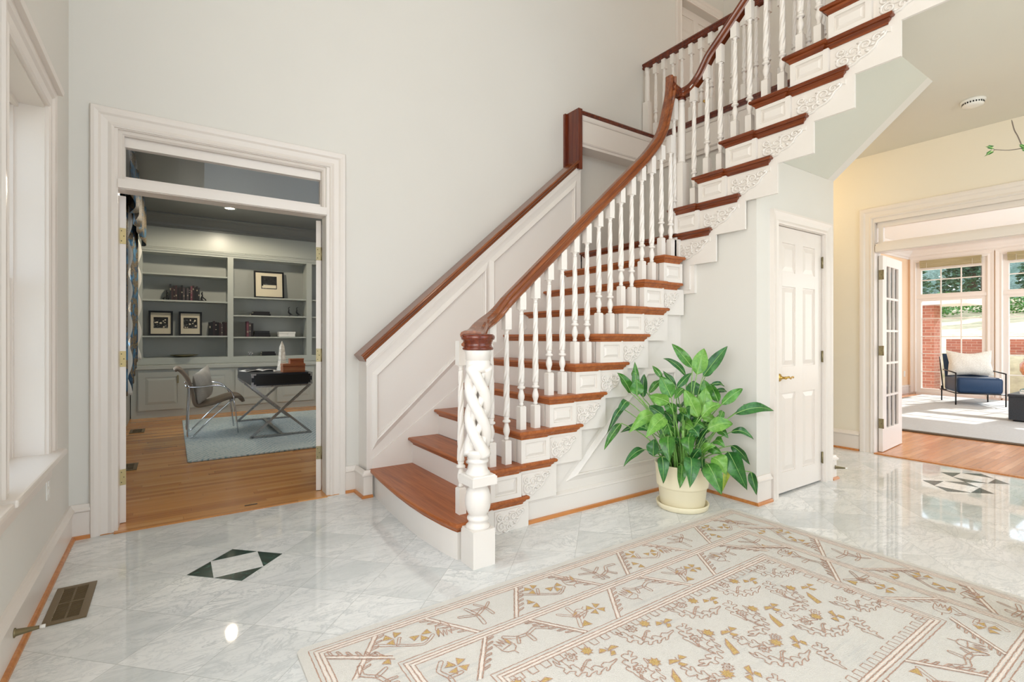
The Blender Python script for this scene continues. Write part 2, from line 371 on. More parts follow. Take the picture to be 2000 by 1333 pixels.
# study crown moulding
cr = [(0, 0), (0, -.02), (.03, -.03), (.05, -.07), (.10, -.12), (.13, -.15), (.16, -.165), (.16, -.19), (.02, -.19), (.0, -.17)]
cr = [(0, 0), (-.19, 0), (-.19, -.018), (-.165, -.03), (-.12, -.045), (-.07, -.10), (-.04, -.125), (-.035, -.155), (-.014, -.165), (-.012, -.19), (0, -.19)]
b2 = MB().sweep([(-a, c) for a, c in cr], [(XW, 4.02, 3.05), (XW, 9.25, 3.05), (4.15, 9.25, 3.05)], (0, 0, 1))
struct('trim_1', b2, 'studyceil', 'grey crown moulding round the study ceiling', 'moulding')

# garden room shell
b = MB(); b.box(XR+.15, 13.0, 4.05, 4.2, 0, 3.05)
struct('wall_back', b, 'peach', 'peach wall of the garden room beside the glazed door', 'wall')
gw = [(2.81, 3.90), (1.49, 2.58), (.17, 1.26)]
b = MB(); x0, x1 = 12.9, 13.05
ys = sorted([-2.0]+[q for w in gw for q in w]+[4.2])
for i in range(0, len(ys), 2): b.box(x0, x1, ys[i], ys[i+1], 0, 3.05)
for w in gw: b.box(x0, x1, w[0], w[1], 2.82, 3.05); b.box(x0, x1, w[0], w[1], 0, .04)
struct('wall_right', b, 'peach', 'peach window wall of the garden room', 'wall')
crg = [(0, 0), (.22, 0), (.22, -.02), (.19, -.04), (.12, -.07), (.06, -.13), (.04, -.17), (.02, -.185), (.02, -.22), (0, -.22)]
b = MB().sweep(crg, [(XR+.15, 4.05, 3.05), (12.9, 4.05, 3.05), (12.9, -2, 3.05)], (0, 0, 1))
struct('trim_2', b, 'trim', 'deep white crown moulding of the garden room', 'moulding')
b = MB(); BP = [(0, 0), (.016, 0), (.016, .14), (.024, .15), (.02, .165), (.008, .185), (0, .185)]
b.sweep(BP, [(XR+.15, 4.05, 0), (12.9, 4.05, 0)], (0, 0, 1))
for a_, c_ in ((4.05, 3.92), (2.785, 2.604), (1.465, 1.285)): b.sweep(BP, [(12.9, a_, 0), (12.9, c_, 0)], (0, 0, 1))
struct('baseboard_right', b, 'trim', 'white baseboard of the garden room', 'baseboard')

# baseboards of the hall (moulded) and the oak shoe strip
def base(path, name, label, shoe=True, prof=None):
    b = MB(); b.sweep(prof or BP, path, (0, 0, 1)); o = struct(name, b, 'trim', label, 'baseboard')
    if shoe:
        s_ = MB().sweep([(.0, 0), (.034, 0), (.033, .01), (.027, .019), (.0, .021)], path, (0, 0, 1))
        q = s_.build('shoe_moulding', 'shoe', o); plabel(q, 'orange oak strip along the floor')
    return o
BPL = [(0, 0), (.018, 0), (.018, .155), (.03, .163), (.03, .172), (.02, .182), (.012, .2), (0, .2)]
base([(XW, -3, 0), (XW, YA, 0), (-.40, YA, 0)], 'baseboard_left', 'white baseboard with oak strip under the left window', prof=BPL)
base([(1.09, YA, 0), (1.185, YA, 0), (1.185, YN-.02, 0), (1.235, YN-.02, 0)], 'baseboard_back', 'short white baseboard between study doorway and stairs', prof=BPL)
base([(XH, 2.58, 0), (XH, YC, 0), (3.595, YC, 0)], 'baseboard_closet', 'white baseboard wrapping the cupboard corner behind the plant', prof=BPL)
base([(4.53, YC, 0), (XK, YC, 0), (XK, YA, 0)], 'baseboard_closet', 'white baseboard on the right of the cupboard door', prof=BPL)
base([(XR, YA, 0), (XR, 2.28, 0)], 'baseboard_right', 'white baseboard left of the garden room doorway', prof=BPL)
struct('trim_3', MB().box(XR-.045, XR+.02, .6, 2.14, 0, .012), 'shoe', 'oak threshold strip at the garden room doorway', 'threshold')

# casing helper: path runs up the left side, over, down the right side as seen from the room
def casing(path, up, name, label, prof=CAS, cat='casing', mat='trim'):
    return struct(name, MB().sweep(prof, path, up), mat, label, cat)
# study doorway
o = casing([(-.29, YA, 0), (-.29, YA, 2.465), (.98, YA, 2.465), (.98, YA, 0)], (0, -1, 0), 'trim_4', 'wide white casing round the study doorway')
b = MB(); b.box(-.31, -.272, YA-.005, 4.01, 0, 2.49); b.box(.958, .995, YA-.005, 4.01, 0, 2.49); b.box(-.31, .98, YA-.005, 4.01, 2.46, 2.49)
b.box(-.272, .958, YA-.0, 4.01, 2.098, 2.16); b.box(-.272, .958, YA-.016, YA+.03, 2.102, 2.155)
b.sweep([(0, 0), (0, .02), (.02, .026), (.03, .012), (.03, 0)], [(-.272, YA+.03, 2.14), (-.272, YA+.03, 2.46), (.958, YA+.03, 2.46), (.958, YA+.03, 2.14)], (0, -1, 0))
for x_ in (-.272, .925): b.box(x_, x_+.033, YA+.05, YA+.09, 2.12, 2.44)
b.box(-.272, .958, YA+.04, YA+.09, 2.37, 2.46); b.box(-.272, .958, YA+.04, YA+.09, 2.14, 2.185)
j = b.build('door_frame', 'trim', o)
w = struct('window_1', MB().box(-.24, .925, YA+.06, YA+.066, 2.18, 2.375), 'glass', 'long clear transom pane over the study doorway', 'window')
# casing inside the garden room doorway
o = casing([(XR, 2.165, 0), (XR, 2.165, 2.40), (XR, .60, 2.40), (XR, .60, 0)], (-1, 0, 0), 'trim_5', 'wide white casing round the garden room doorway')
b = MB(); b.box(XR-.005, XR+.155, 2.15, 2.18, 0, 2.44); b.box(XR-.005, XR+.16, .58, .615, 0, 2.44); b.box(XR-.005, XR+.155, .6, 2.16, 2.36, 2.44)
b.box(XR, XR+.15, .6, 2.14, 2.055, 2.14); b.box(XR-.014, XR+.03, .6, 2.14, 2.06, 2.12)
b.box(XR+.04, XR+.08, .6, 2.14, 2.31, 2.37); b.box(XR+.04, XR+.08, .6, 2.14, 2.14, 2.16); b.box(XR+.04, XR+.08, 2.09, 2.13, 2.14, 2.37); b.box(XR+.04, XR+.08, .61, .65, 2.14, 2.37)
b.build('door_frame', 'trim', o)
struct('window_2', MB().box(XR+.058, XR+.062, .64, 2.10, 2.155, 2.315), 'glass', 'clear transom pane over the garden room doorway', 'window')
# upstairs doorway
o = casing([(5.13, YA, H2), (5.13, YA, 5.32), (5.95, YA, 5.32)], (0, -1, 0), 'trim_6', 'white casing of the upstairs door')

# windows of the left wall: visible one and its neighbour
def hall_window(yl, yr, nm, label):
    o = thing(nm, label, 'window', (XW, (yl+yr)/2, .6), kind='structure'); w2 = (yr-yl)/2
    b = MB(); b.sweep(CAS, [(.0, -w2, -.0), (0, -w2, 1.69), (0, w2, 1.69), (0, w2, 0)][::-1] if 0 else [(0, w2*-1, 0), (0, -w2, 1.69), (0, w2, 1.69), (0, w2, 0)], (1, 0, 0))
    b.sweep([(-.0, 0), (0, .05), (-.02, .055), (-.045, .03), (-.045, 0)], [(0, -w2-.12, 1.795), (0, w2+.12, 1.795)], (1, 0, 0))
    b.build('casing', 'trim', o)
    b = MB()
    for s_ in (-1, 1): b.box(-.2, 0, s_*w2-.006, s_*w2+.006, 0, 1.69); b.box(-.12, -.105, s_*(w2-.014)-.008, s_*(w2-.014)+.008, 0, 1.69)
    b.box(-.2, 0, -w2, w2, 1.68, 1.695); b.box(-.11, -.09, -w2, w2, 1.66, 1.69)
    b.build('jamb', 'trim', o)
    b = MB()
    for z0, z1, x_ in ((.02, .86, -.14), (.84, 1.68, -.17)):
        b.box(x_, x_+.03, -w2+.01, -w2+.055, z0, z1); b.box(x_, x_+.03, w2-.055, w2-.01, z0, z1)
        b.box(x_, x_+.03, -w2+.01, w2-.01, z0, z0+.045); b.box(x_, x_+.03, -w2+.01, w2-.01, z1-.045, z1)
        for k in (1, 2): y_ = -w2+.03+k*(2*w2-.06)/3; b.box(x_+.008, x_+.022, y_-.009, y_+.009, z0, z1)
        b.box(x_+.008, x_+.022, -w2, w2, (z0+z1)/2-.009, (z0+z1)/2+.009)
    b.build('sash', 'trim', o, bevel=.002)
    MB().box(-.128, -.124, -w2+.03, w2-.03, .04, .84).box(-.158, -.154, -w2+.03, w2-.03, .86, 1.66).build('pane', 'glass', o)
    b = MB(); b.box(-.2, .065, -w2-.13, w2+.13, 0, .03)
    b.build('sill', 'trim', o, bevel=.008)
    b = MB(); b.sweep([(0, 0), (.03, 0), (.022, -.03), (.012, -.06), (.01, -.10), (0, -.11)], [(0, -w2-.1, 0), (0, w2+.1, 0)], (0, 0, 1))
    b.build('apron', 'trim', o)
    return o
hall_window(2.50, 3.22, 'window_3', 'tall white sash window nearest the corner in the left wall')
hall_window(1.45, 2.20, 'window_4', 'white sash window cut by the left edge of the photo')
hall_window(-.4, .95, 'window_5', 'wide white sash window behind the viewer in the left wall')
# study window behind the curtain
b = MB(); 
for a_, c_ in ((6.3, 6.34), (7.23, 7.27), (8.16, 8.2)): b.box(XW-.12, XW-.06, a_, c_, .8, 2.4)
for z_ in (.8, 1.58, 2.36): b.box(XW-.12, XW-.06, 6.3, 8.2, z_, z_+.04)
b.sweep(CAS, [(XW, 6.3, .75), (XW, 6.3, 2.4), (XW, 8.2, 2.4), (XW, 8.2, .75)], (1, 0, 0))
o = struct('window_6', b, 'studytrim', 'study window behind the patterned curtain', 'window')
MB().box(XW-.095, XW-.09, 6.32, 8.18, .82, 2.38).build('pane', 'glass', o)

# garden room windows
def gwin(i, yl, yr, lab):
    x = 12.9
    o = thing('window_%d' % (7+i), lab, 'window', (x, 0, 0), kind='structure')
    b = MB(); PR = [(.0, 0), (.0, .02), (-.02, .03), (-.05, .022), (-.09, .03), (-.105, .03), (-.105, 0)]
    b.sweep(PR, [(0, yr, .04), (0, yr, 2.74), (0, yl, 2.74), (0, yl, .04)], (-1, 0, 0))
    b.box(-.05, .1, yl, yr, .0, .05); b.build('casing', 'trim', o)
    b = MB()
    for y_ in (yl, yr-.07): b.box(0, .09, y_, y_+.07, .05, 2.78)
    for z0, z1 in ((.05, .13), (1.94, 2.08), (2.58, 2.78)): b.box(0.0, .09, yl, yr, z0, z1)
    b.box(-.02, .05, yl, yr, 1.99, 2.05); b.build('frame', 'trim', o)
    b = MB(); a, c = yl+.07, yr-.07
    for k in (1, 2): y_ = a+(c-a)*k/3; b.box(.04, .06, y_-.009, y_+.009, .13, 1.94); b.box(.04, .06, y_-.009, y_+.009, 2.08, 2.58)
    for z_ in (.48, .85, 1.20, 1.57): b.box(.04, .06, a, c, z_-.008, z_+.008)
    b.box(.04, .06, a, c, 2.36, 2.378); b.build('muntin', 'trim', o)
    MB().box(.048, .052, a, c, .13, 1.94).box(.048, .052, a, c, 2.08, 2.58).build('pane', 'glass', o)
for i, (w, l) in enumerate(zip(gw, ('tall gridded garden window behind the armchair', 'tall gridded garden window at the right edge of the photo', 'tall gridded garden window hidden past the doorway'))):
    gwin(i, w[0], w[1], l)

# ------------------------------------------------------------------ staircase
RZ, RUN, RUN2 = .2021, .2235, .2311
def c1(i): return 1.079+RUN*i
def c2(i): return 2.882-RUN2*(i-10)
stair = thing('staircase', 'L-shaped white open-string staircase with reddish wood treads, handrail and twisted balusters', 'staircase', (1.33, 2.6, 0))
SO = Vector((1.33, 2.6, 0))
def sb(name, b, mats, **k):                 # stair part, kept in world coordinates
    o = b.build(name, mats, None, **k); o.parent = stair; o.matrix_parent_inverse = Matrix.Translation(-SO); return o
def inset(poly, d):
    n = len(poly); A = sum(poly[i][0]*poly[(i+1) % n][1]-poly[(i+1) % n][0]*poly[i][1] for i in range(n)); s_ = 1 if A > 0 else -1; out = []
    for i in range(n):
        p, q, r = Vector(poly[i-1]), Vector(poly[i]), Vector(poly[(i+1) % n])
        a = (q-p).normalized(); c = (r-q).normalized(); n0 = Vector((-a.y, a.x))*s_; n1 = Vector((-c.y, c.x))*s_
        m_ = (n0+n1); m_ = m_.normalized() if m_.length > 1e-6 else n0; out.append(q+m_*(d/max(.35, m_.dot(n0))))
    return out
TL = [(.010, 0), (.003, -.003), (0, -.009), (0, -.017), (.003, -.022), (.009, -.025), (.017, -.0255), (.017, -.031), (.019, -.035), (.027, -.042), (.031, -.047), (.031, -.053), (.034, -.056)]
def molded(poly, z, layers=TL, m=0):
    b = MB(); n = len(poly); vs = []
    for d, dz in layers: vs += [(p[0], p[1], z+dz) for p in inset(poly, d)]
    k = len(layers); fs = [(i*n+j, i*n+(j+1) % n, (i+1)*n+(j+1) % n, (i+1)*n+j) for i in range(k-1) for j in range(n)]
    fs += [tuple(range(n)), tuple((k-1)*n+j for j in range(n))]
    return b.add(vs, fs, m)
nose1 = [(1.222, 3.70), (1.203, 3.50), (1.19, 3.3), (1.18, 3.1), (1.176, 2.9), (1.181, 2.7), (1.198, 2.5), (1.215, 2.4), (1.232, 2.335)]
poly = nose1+[(1.40, 2.335), (1.50, 2.487), (1.57, 2.487), (1.57, 2.512), (1.8425, 2.512), (1.8425, 2.60), (1.58, 2.60), (1.58, 3.70)]
sb('tread', molded(poly, RZ, TL), 'tread')
bc = inset(poly, .034)
b = MB(); b.prism([tuple(p) for p in bc[:9]]+[(1.40, 2.37), (1.53, 2.53), (1.62, 2.55), (1.62, 3.69)], 'z', 0, RZ-.05); sb('riser', b, 'white')
for i in range(2, 10):
    c = c1(i); e = min(c+.54, 3.345); k = min(c+.27, 3.33)
    pl = [(c, 3.70), (c, 2.487), (k, 2.487), (k, 2.512), (e, 2.512), (e, 2.60), (c+.262, 2.60), (c+.262, 3.70)]
    if e-k < .04: pl = [(c, 3.70), (c, 2.487), (e, 2.487), (e, 2.60), (c+.262, 2.60), (c+.262, 3.70)]
    sb('tread', molded(pl, i*RZ), ['tread'])
for i in range(11, 17):
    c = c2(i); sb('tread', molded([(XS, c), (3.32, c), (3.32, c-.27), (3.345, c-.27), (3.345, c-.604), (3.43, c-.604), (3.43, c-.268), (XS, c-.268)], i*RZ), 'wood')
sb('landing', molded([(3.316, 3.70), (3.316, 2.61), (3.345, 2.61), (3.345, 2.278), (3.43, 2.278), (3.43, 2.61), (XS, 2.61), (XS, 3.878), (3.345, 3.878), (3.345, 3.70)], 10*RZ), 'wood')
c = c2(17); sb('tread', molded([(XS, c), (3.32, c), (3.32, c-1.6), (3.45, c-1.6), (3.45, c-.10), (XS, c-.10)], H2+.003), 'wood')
# risers
for i in range(2, 11):
    c = c1(i)+.036; sb('riser', MB().box(c, c+.014, 2.58, 3.70, (i-1)*RZ, i*RZ-.03), 'white')
for i in range(11, 18):
    c = c2(i)-.036; sb('riser', MB().box(3.40, XS, c-.014, c, (i-1)*RZ, i*RZ-.03), 'white')
# panelled step ends: local u (along), w (up), d (out of the face)
def step_end(W_, H_, mp):
    b = MB(); n0 = 0
    def bx(u0, u1, w0, w1, d0, d1): b.box(u0, u1, d0, d1, w0, w1)
    bx(0, W_, 0, H_, -.045, -.013); f = .032
    bx(0, f, 0, H_, -.015, 0); bx(W_-f, W_, 0, H_, -.015, 0); bx(f, W_-f, 0, f-.004, -.015, 0); bx(f, W_-f, H_-f+.006, H_, -.015, 0)
    b.frustum('y', (f+.006, W_-f-.006, f+.003, H_-f), (f+.026, W_-f-.026, f+.022, H_-f-.020), -.013, -.0005)
    b.v = [mp(*v) for v in b.v]; return b
def mp1(x0, y0, z0): return lambda u, d, w: (x0+u, y0-d, z0+w)
def mp2(x0, y0, z0): return lambda u, d, w: (x0-d, y0-u, z0+w)
for i in range(2, 10):
    sb('step_end_panel', step_end(RUN, RZ-.052, mp1(c1(i)+.036, 2.523, (i-1)*RZ)), 'white')
sb('step_end_panel', MB().box(c1(10)+.036, 3.40, 2.56, 2.60, 9*RZ, 10*RZ-.05), 'white')
for i in range(11, 18):
    sb('step_end_panel', step_end(RUN2, RZ-.052, mp2(3.356, c2(i)-.036, (i-1)*RZ)), 'white')
# stringer blocks
b = MB(); b.box(1.50, c1(1)+.555, 2.548, 2.60, 0, RZ-.05)
for i in range(2, 9):
    c = c1(i); b.box(c+.259, min(c+.557, 3.40), 2.548, 2.60, (i-1)*RZ-.05, i*RZ-.05)
sb('stringer', b, 'white')
b = MB(); b.box(3.385, 3.402, 2.484, 2.60, 8*RZ-.05, 10*RZ-.05); b.box(3.402, XH+.02, 2.45, 2.60, 7.6*RZ, 10*RZ-.06)
for i in range(10, 17):
    c = c2(i); b.box(3.385, 3.402, c-.631, c-.266, (i-1)*RZ-.06, i*RZ-.05)
b.box(3.385, 3.402, -1.5, c2(17)-.266, 16*RZ-.14, H2-.02)
b.prism([(2.60, 1.80), (2.60, 1.96), (1.30, 3.10), (1.30, 2.97)], 'x', 3.402, 3.43)
sb('stringer', b, 'white')
# carved corner brackets
def carved(mp, sc=1.0):
    b = MB(); out = [(0, 0), (.235, 0), (.235, -.03), (.22, -.022), (.212, -.04), (.19, -.055), (.178, -.085), (.15, -.108), (.118, -.118), (.095, -.138), (.055, -.146), (.025, -.138), (.008, -.12), (0, -.13)]
    b.prism([(x*sc, z) for x, z in out], 'y', 0, .007)
    def spiral(cx, cz, r, turns, a0, dr=1):
        P = []
        for k in range(22):
            t = k/21; a = a0+dr*turns*2*pi*t; rr = r*(1-.86*t); P.append(((cx+rr*cos(a))*sc, .009, cz+rr*sin(a)))
        b.tube(P, [.0068*(1-.3*k/21) for k in range(22)], 6)
    spiral(.045, -.095, .034, 1.6, 1.2); spiral(.035, -.035, .022, 1.3, -1.5, -1); spiral(.085, -.055, .036, 1.5, 2.6); spiral(.135, -.045, .030, 1.5, 3.6, -1)
    spiral(.182, -.03, .022, 1.3, .5); spiral(.10, -.105, .02, 1.2, 0)
    for x_, z_, a in ((.06, -.06, .5), (.11, -.08, 1.1), (.145, -.085, -.6), (.02, -.075, 1.4), (.165, -.06, .3), (.07, -.125, .1), (.205, -.02, .8), (.115, -.02, 0)):
        b.tube([((x_-.014*cos(a))*sc, .007, z_-.014*sin(a)), (x_*sc, .012, z_), ((x_+.014*cos(a))*sc, .007, z_+.014*sin(a))], [.003, .010, .002], 6)
    b.tube([(x*sc, .008, z) for x, z in ((.0, -.125), (.02, -.132), (.055, -.14), (.09, -.132), (.112, -.113), (.147, -.102), (.172, -.08), (.186, -.052), (.21, -.036), (.218, -.018))], .006, 6)
    b.v = [mp(*v) for v in b.v]; return b
sb('carved_bracket', carved(lambda u, d, w: (c1(1)+.30+u, 2.548-d, RZ-.068+w), .98), 'white')
for i in range(2, 9):
    s_ = .98 if i < 8 else .8
    sb('carved_bracket', carved(lambda u, d, w: (c1(i)+.275+u, 2.548-d, i*RZ-.073+w), s_), 'white')
for i in range(10, 17):
    sb('carved_bracket', carved(lambda u, d, w: (3.385-d, c2(i)-.285-u*1.28, i*RZ-.073+w), 1.0), 'white')
# panelled wall under the lower flight
def under(x): return ((x-1.479)/RUN-1)*RZ+.06
b = MB(); b.prism([(1.62, 0), (XH, 0), (XH, under(XH)), (1.84, under(1.84)), (1.62, .1)], 'y', 2.60, 2.66)
b.prism([(1.86, .15), (2.10, .17), (XH, 1.376), (XH, under(XH)-.01), (1.86, under(1.86)-.01)], 'y', 2.588, 2.60)
pm = [(0, 0), (.0, .014), (-.008, .02), (-.018, .012), (-.04, .003), (-.042, 0)]
b.sweep(pm, [(2.312, 2.60, .25), (3.02, 2.60, .90), (3.33, 2.60, .90), (3.33, 2.60, .25)], (0, -1, 0), closed=True)
sb('side_panel', b, 'white')
b = MB().sweep([(0, 0), (.02, 0), (.02, .125), (.026, .13), (.024, .14), (.008, .15), (0, .15)], [(1.852, 2.60, 0), (XH-.0, 2.60, 0)], (0, 0, 1)); sb('side_baseboard', b, 'white')
b = MB().sweep([(0, 0), (.042, 0), (.041, .01), (.035, .019), (0, .021)], [(1.852, 2.60, 0), (XH, 2.60, 0)], (0, 0, 1)); plabel(sb('shoe_moulding', b, 'shoe'), 'orange oak strip along the foot of the stair side')

# balusters
def baluster(h, sq=.0225):
    b = MB(); bs, tp = .148, .105+max(0, (h-.855))*.25
    b.box(-sq, sq, -sq, sq, 0, bs-.006); b.frustum('z', (-sq, sq, -sq, sq), (-sq+.006, sq-.006, -sq+.006, sq-.006), bs-.006, bs)
    z0 = bs; b.lathe([(.010, z0), (.016, z0+.008), (.014, z0+.014), (.012, z0+.02), (.016, z0+.034), (.021, z0+.05), (.021, z0+.066), (.016, z0+.086), (.0125, z0+.10), (.0135, z0+.106), (.024, z0+.110), (.026, z0+.116), (.022, z0+.123), (.015, z0+.128), (.018, z0+.136), (.017, z0+.145)], n=14)
    zt = h-tp; z1 = z0+.143; n = 24; K = 84; vs = []
    for k in range(K+1):
        t = k/K; z = z1+(zt-.03-z1)*t; R = .0195-.0065*t; ph = z*2*pi/.115
        if k in (0, K): R *= .8
        for j in range(n):
            a = 2*pi*j/n; vs.append(((R*(1.10-.42*max(0, cos(3*a-ph))**3))*cos(a), (R*(1.10-.42*max(0, cos(3*a-ph))**3))*sin(a), z))
    b.add(vs, [(k*n+j, k*n+(j+1) % n, (k+1)*n+(j+1) % n, (k+1)*n+j) for k in range(K) for j in range(n)], 0, True)
    b.lathe([(.0105, zt-.032), (.015, zt-.026), (.0115, zt-.02), (.013, zt-.012), (.019, zt-.004), (.021, zt)], n=14)
    b.box(-sq, sq, -sq, sq, zt-.001, h)
    return b
def proto(h, first): return baluster(h)
def put_bal(o, loc, parent=stair):
    o.location = Vector(loc)-(SO if parent is stair else Vector(parent.location)); o.parent = parent; return o
rt = .096
ha = .948-rt+.012; hb = ha+.101
A = baluster(ha).build('baluster', 'white', stair, bevel=.0); B_ = baluster(hb).build('baluster', 'white', stair)
hc = .878+.066-rt+.012; C_ = baluster(hc+.0).build('baluster', 'white', stair); D_ = baluster(hc+.098).build('baluster', 'white', stair)
used = set()
def place(o, loc):
    q = o if o.name not in used else None
    if q is None: q = o.copy(); COL.objects.link(q); q.parent = stair
    used.add(o.name); q.location = Vector(loc)-SO; return q
for i in range(2, 10):
    place(A, (c1(i)+.075, 2.58, i*RZ)); place(B_, (c1(i)+.187, 2.58, i*RZ))
e = baluster(.965); o = e.build('baluster', 'white', stair); place(o, (1.338, 2.478, RZ-.001))
o = baluster(.925).build('baluster', 'white', stair); place(o, (1.43, 2.535, RZ-.001))
for i in range(12, 17):
    place(C_, (3.413, c2(i)-.075, i*RZ)); place(D_, (3.413, c2(i)-.188, i*RZ))
place(D_, (3.413, c2(11)-.190, 11*RZ))
o = baluster(1.08).build('baluster', 'white', stair); place(o, (3.345, 2.60, 10*RZ-.001))

# lower newel post with open twisted column
nx, ny = 1.334, 2.282
nw = MB(); h_ = .0655
nw.box(nx-h_, nx+h_, ny-h_, ny+h_, 0, .19)
nw.lathe([(.062, .188), (.064, .20), (.058, .205), (.050, .215), (.050, .225), (.056, .232), (.058, .24), (.054, .248), (.046, .256), (.054, .266), (.064, .29), (.069, .32), (.068, .35), (.060, .38), (.050, .402), (.056, .41), (.06, .42)], (nx, ny, 0), 28)
nw.box(nx-.0735, nx+.0735, ny-.0735, ny+.0735, .42, .462); nw.frustum('z', (nx-.07, nx+.07, ny-.07, ny+.07), (nx-.066, nx+.066, ny-.066, ny+.066), .462, .470)
nw.lathe([(.066, .468), (.064, .48), (.054, .488), (.050, .505), (.048, .525), (.052, .530), (.056, .536), (.055, .544), (.048, .550), (.052, .556), (.063, .575), (.066, .60)], (nx, ny, 0), 28)
nw.lathe([(.055, 1.005), (.062, 1.02), (.064, 1.06), (.061, 1.063), (.061, 1.068), (.066, 1.07), (.066, 1.105), (.070, 1.11), (.070, 1.125)], (nx, ny, 0), 28)
for k in range(3):
    P = []; R = []
    for q in range(41):
        t = q/40; z = .572+t*.462; a = k*2*pi/3-t*2*pi*.95+.9; P.append((nx+.043*cos(a), ny+.043*sin(a), z)); R.append(.029+.008*abs(2*t-1)**4)
    nw.tube(P, R, 12)
for k in range(3):
    P = []
    for q in range(41):
        t = q/40; z = .58+t*.44; a = k*2*pi/3+t*2*pi*1.2; P.append((nx+.030*cos(a), ny+.030*sin(a), z))
    nw.tube(P, .019, 8)
newel = sb('newel_post', nw, 'white', bevel=0)
b = MB().lathe([(.060, 1.120), (.078, 1.121), (.082, 1.126), (.082, 1.132), (.074, 1.138), (.072, 1.150), (.075, 1.162), (.079, 1.168), (.079, 1.172), (.087, 1.176), (.090, 1.186), (.088, 1.196), (.080, 1.203), (.04, 1.206)], (nx, ny, 0), 36)
o = b.build('newel_cap', 'woodz'); o.parent = newel; o.matrix_parent_inverse = Matrix.Identity(4); plabel(o, 'round dark red wood cap')
# landing newel
b = MB(); px_, py_ = 3.408, 2.575; q = .040
b.box(px_-q, px_+q, py_-q, py_+q, 10*RZ-.002, 2.585); b.frustum('z', (px_-q, px_+q, py_-q, py_+q), (px_-.028, px_+.028, py_-.028, py_+.028), 2.585, 2.60)
b.lathe([(.031, 2.598), (.033, 2.61), (.029, 2.62), (.031, 2.63), (.031, 2.8), (.027, 3.03), (.0245, 3.06), (.03, 3.066), (.03, 3.074), (.025, 3.08), (.025, 3.11), (.03, 3.12), (.03, 3.17)], (px_, py_, 0), 20)
sb('newel_post', b, 'white')

# handrails
RP = [(-.020, 0), (.020, 0), (.030, -.006), (.034, -.016), (.033, -.026), (.026, -.034), (.023, -.042), (.027, -.052), (.031, -.056), (.031, -.064), (.022, -.074), (-.022, -.074), (-.031, -.064), (-.031, -.056), (-.027, -.052), (-.023, -.042), (-.026, -.034), (-.033, -.026), (-.034, -.016), (-.030, -.006)]
def rail(path, prof=RP, grow=0):
    P = [Vector(p) for p in path]; fr = []; last = None
    for i in range(len(P)):
        t = (P[min(i+1, len(P)-1)]-P[max(i-1, 0)]).normalized()
        sd_ = Vector((t.y, -t.x, 0))
        if sd_.length < .15 and last is not None: sd_ = last
        sd_ = (sd_-t*sd_.dot(t)).normalized()
        if last is not None and sd_.dot(last) < 0: sd_ = -sd_
        k_ = 1+grow*max(0, 1-i/16)**1.3; last = sd_; fr.append((sd_*k_, sd_.cross(t)*(1+(k_-1)*.3)))
    b = MB().loft(P, prof, fr, smooth=False); return b
def smooth(pts, n=6):
    out = []; P = [Vector(p) for p in pts]; P = [P[0]*2-P[1]]+P+[P[-1]*2-P[-2]]
    for i in range(1, len(P)-2):
        for k in range(n):
            t = k/n; a, b_, c, d = P[i-1], P[i], P[i+1], P[i+2]
            out.append(.5*((2*b_)+(c-a)*t+(2*a-5*b_+4*c-d)*t*t+(3*b_-a-3*c+d)*t**3))
    out.append(P[-2]); return out
def zt1(x): return .904*(x-1.079)+.885
pth = smooth([(1.285, 2.272, 1.222), (1.35, 2.335, 1.236), (1.43, 2.42, 1.275), (1.51, 2.505, 1.305), (1.60, 2.56, zt1(1.60)-.005), (1.70, 2.58, zt1(1.70))], 5)
pth += [(1.95, 2.58, zt1(1.95)), (2.3, 2.58, zt1(2.3)), (2.6, 2.58, zt1(2.6)), (2.85, 2.58, zt1(2.85))]
pth += smooth([(2.95, 2.58, zt1(2.95)), (3.03, 2.58, 2.662), (3.096, 2.58, 2.742), (3.14, 2.58, 2.815), (3.172, 2.58, 2.895), (3.217, 2.58, 3.05), (3.235, 2.578, 3.16), (3.237, 2.576, 3.252)], 5)
sb('handrail', rail(pth, grow=.75), 'railx')
def zt2(y): return .878+(10+(2.882-y)/RUN2)*RZ
pth = smooth([(3.27, 2.572, 3.215), (3.34, 2.575, 3.195), (3.395, 2.56, 3.19), (3.413, 2.50, 3.205), (3.413, 2.43, 3.255), (3.413, 2.35, zt2(2.35)), (3.413, 2.25, zt2(2.25))], 6)
pth += [(3.413, y, zt2(y)) for y in (2.0, 1.7, 1.4, 1.25)]
o = sb('handrail', rail(pth), 'raily')
b = MB().lathe([(.028, 3.10), (.037, 3.102), (.037, 3.112), (.031, 3.118), (.031, 3.14), (.03, 3.16)], (px_, py_, 0), 20); sb('newel_collar', b, 'woodz')

# panelled dado on the stair wall with its raking wooden cap
def zc(x): return .040+.877*x
X0, X1 = 1.20, 3.335
b = MB(); b.prism([(X0, 0), (1.70, 0), (X1, 1.62), (X1, zc(X1)-.05), (X0, zc(X0)-.05)], 'y', YN, YA)
def rake(pts, prof=pm, y=YN): b.sweep(prof, [(x, y, z) for x, z in pts], (0, -1, 0), closed=True)
rake([(1.285, .43), (1.285, .90), (2.225, 1.752), (2.225, 1.28)], [(.012, 0), (.012, .006), (0, .006), (0, .016), (-.008, .022), (-.016, .016), (-.04, .003), (-.042, 0)])
rake([(2.32, 1.37), (2.32, 1.84), (3.235, 2.635), (3.235, 2.19)], [(.012, 0), (.012, .006), (0, .006), (0, .016), (-.008, .022), (-.016, .016), (-.04, .003), (-.042, 0)])
b.sweep([(0, 0), (0, .008), (-.012, .008), (-.012, 0)], [(X0+.012, YN, .2), (X0+.012, YN, zc(X0)-.125), (X1, YN, zc(X1)-.13)], (0, -1, 0))
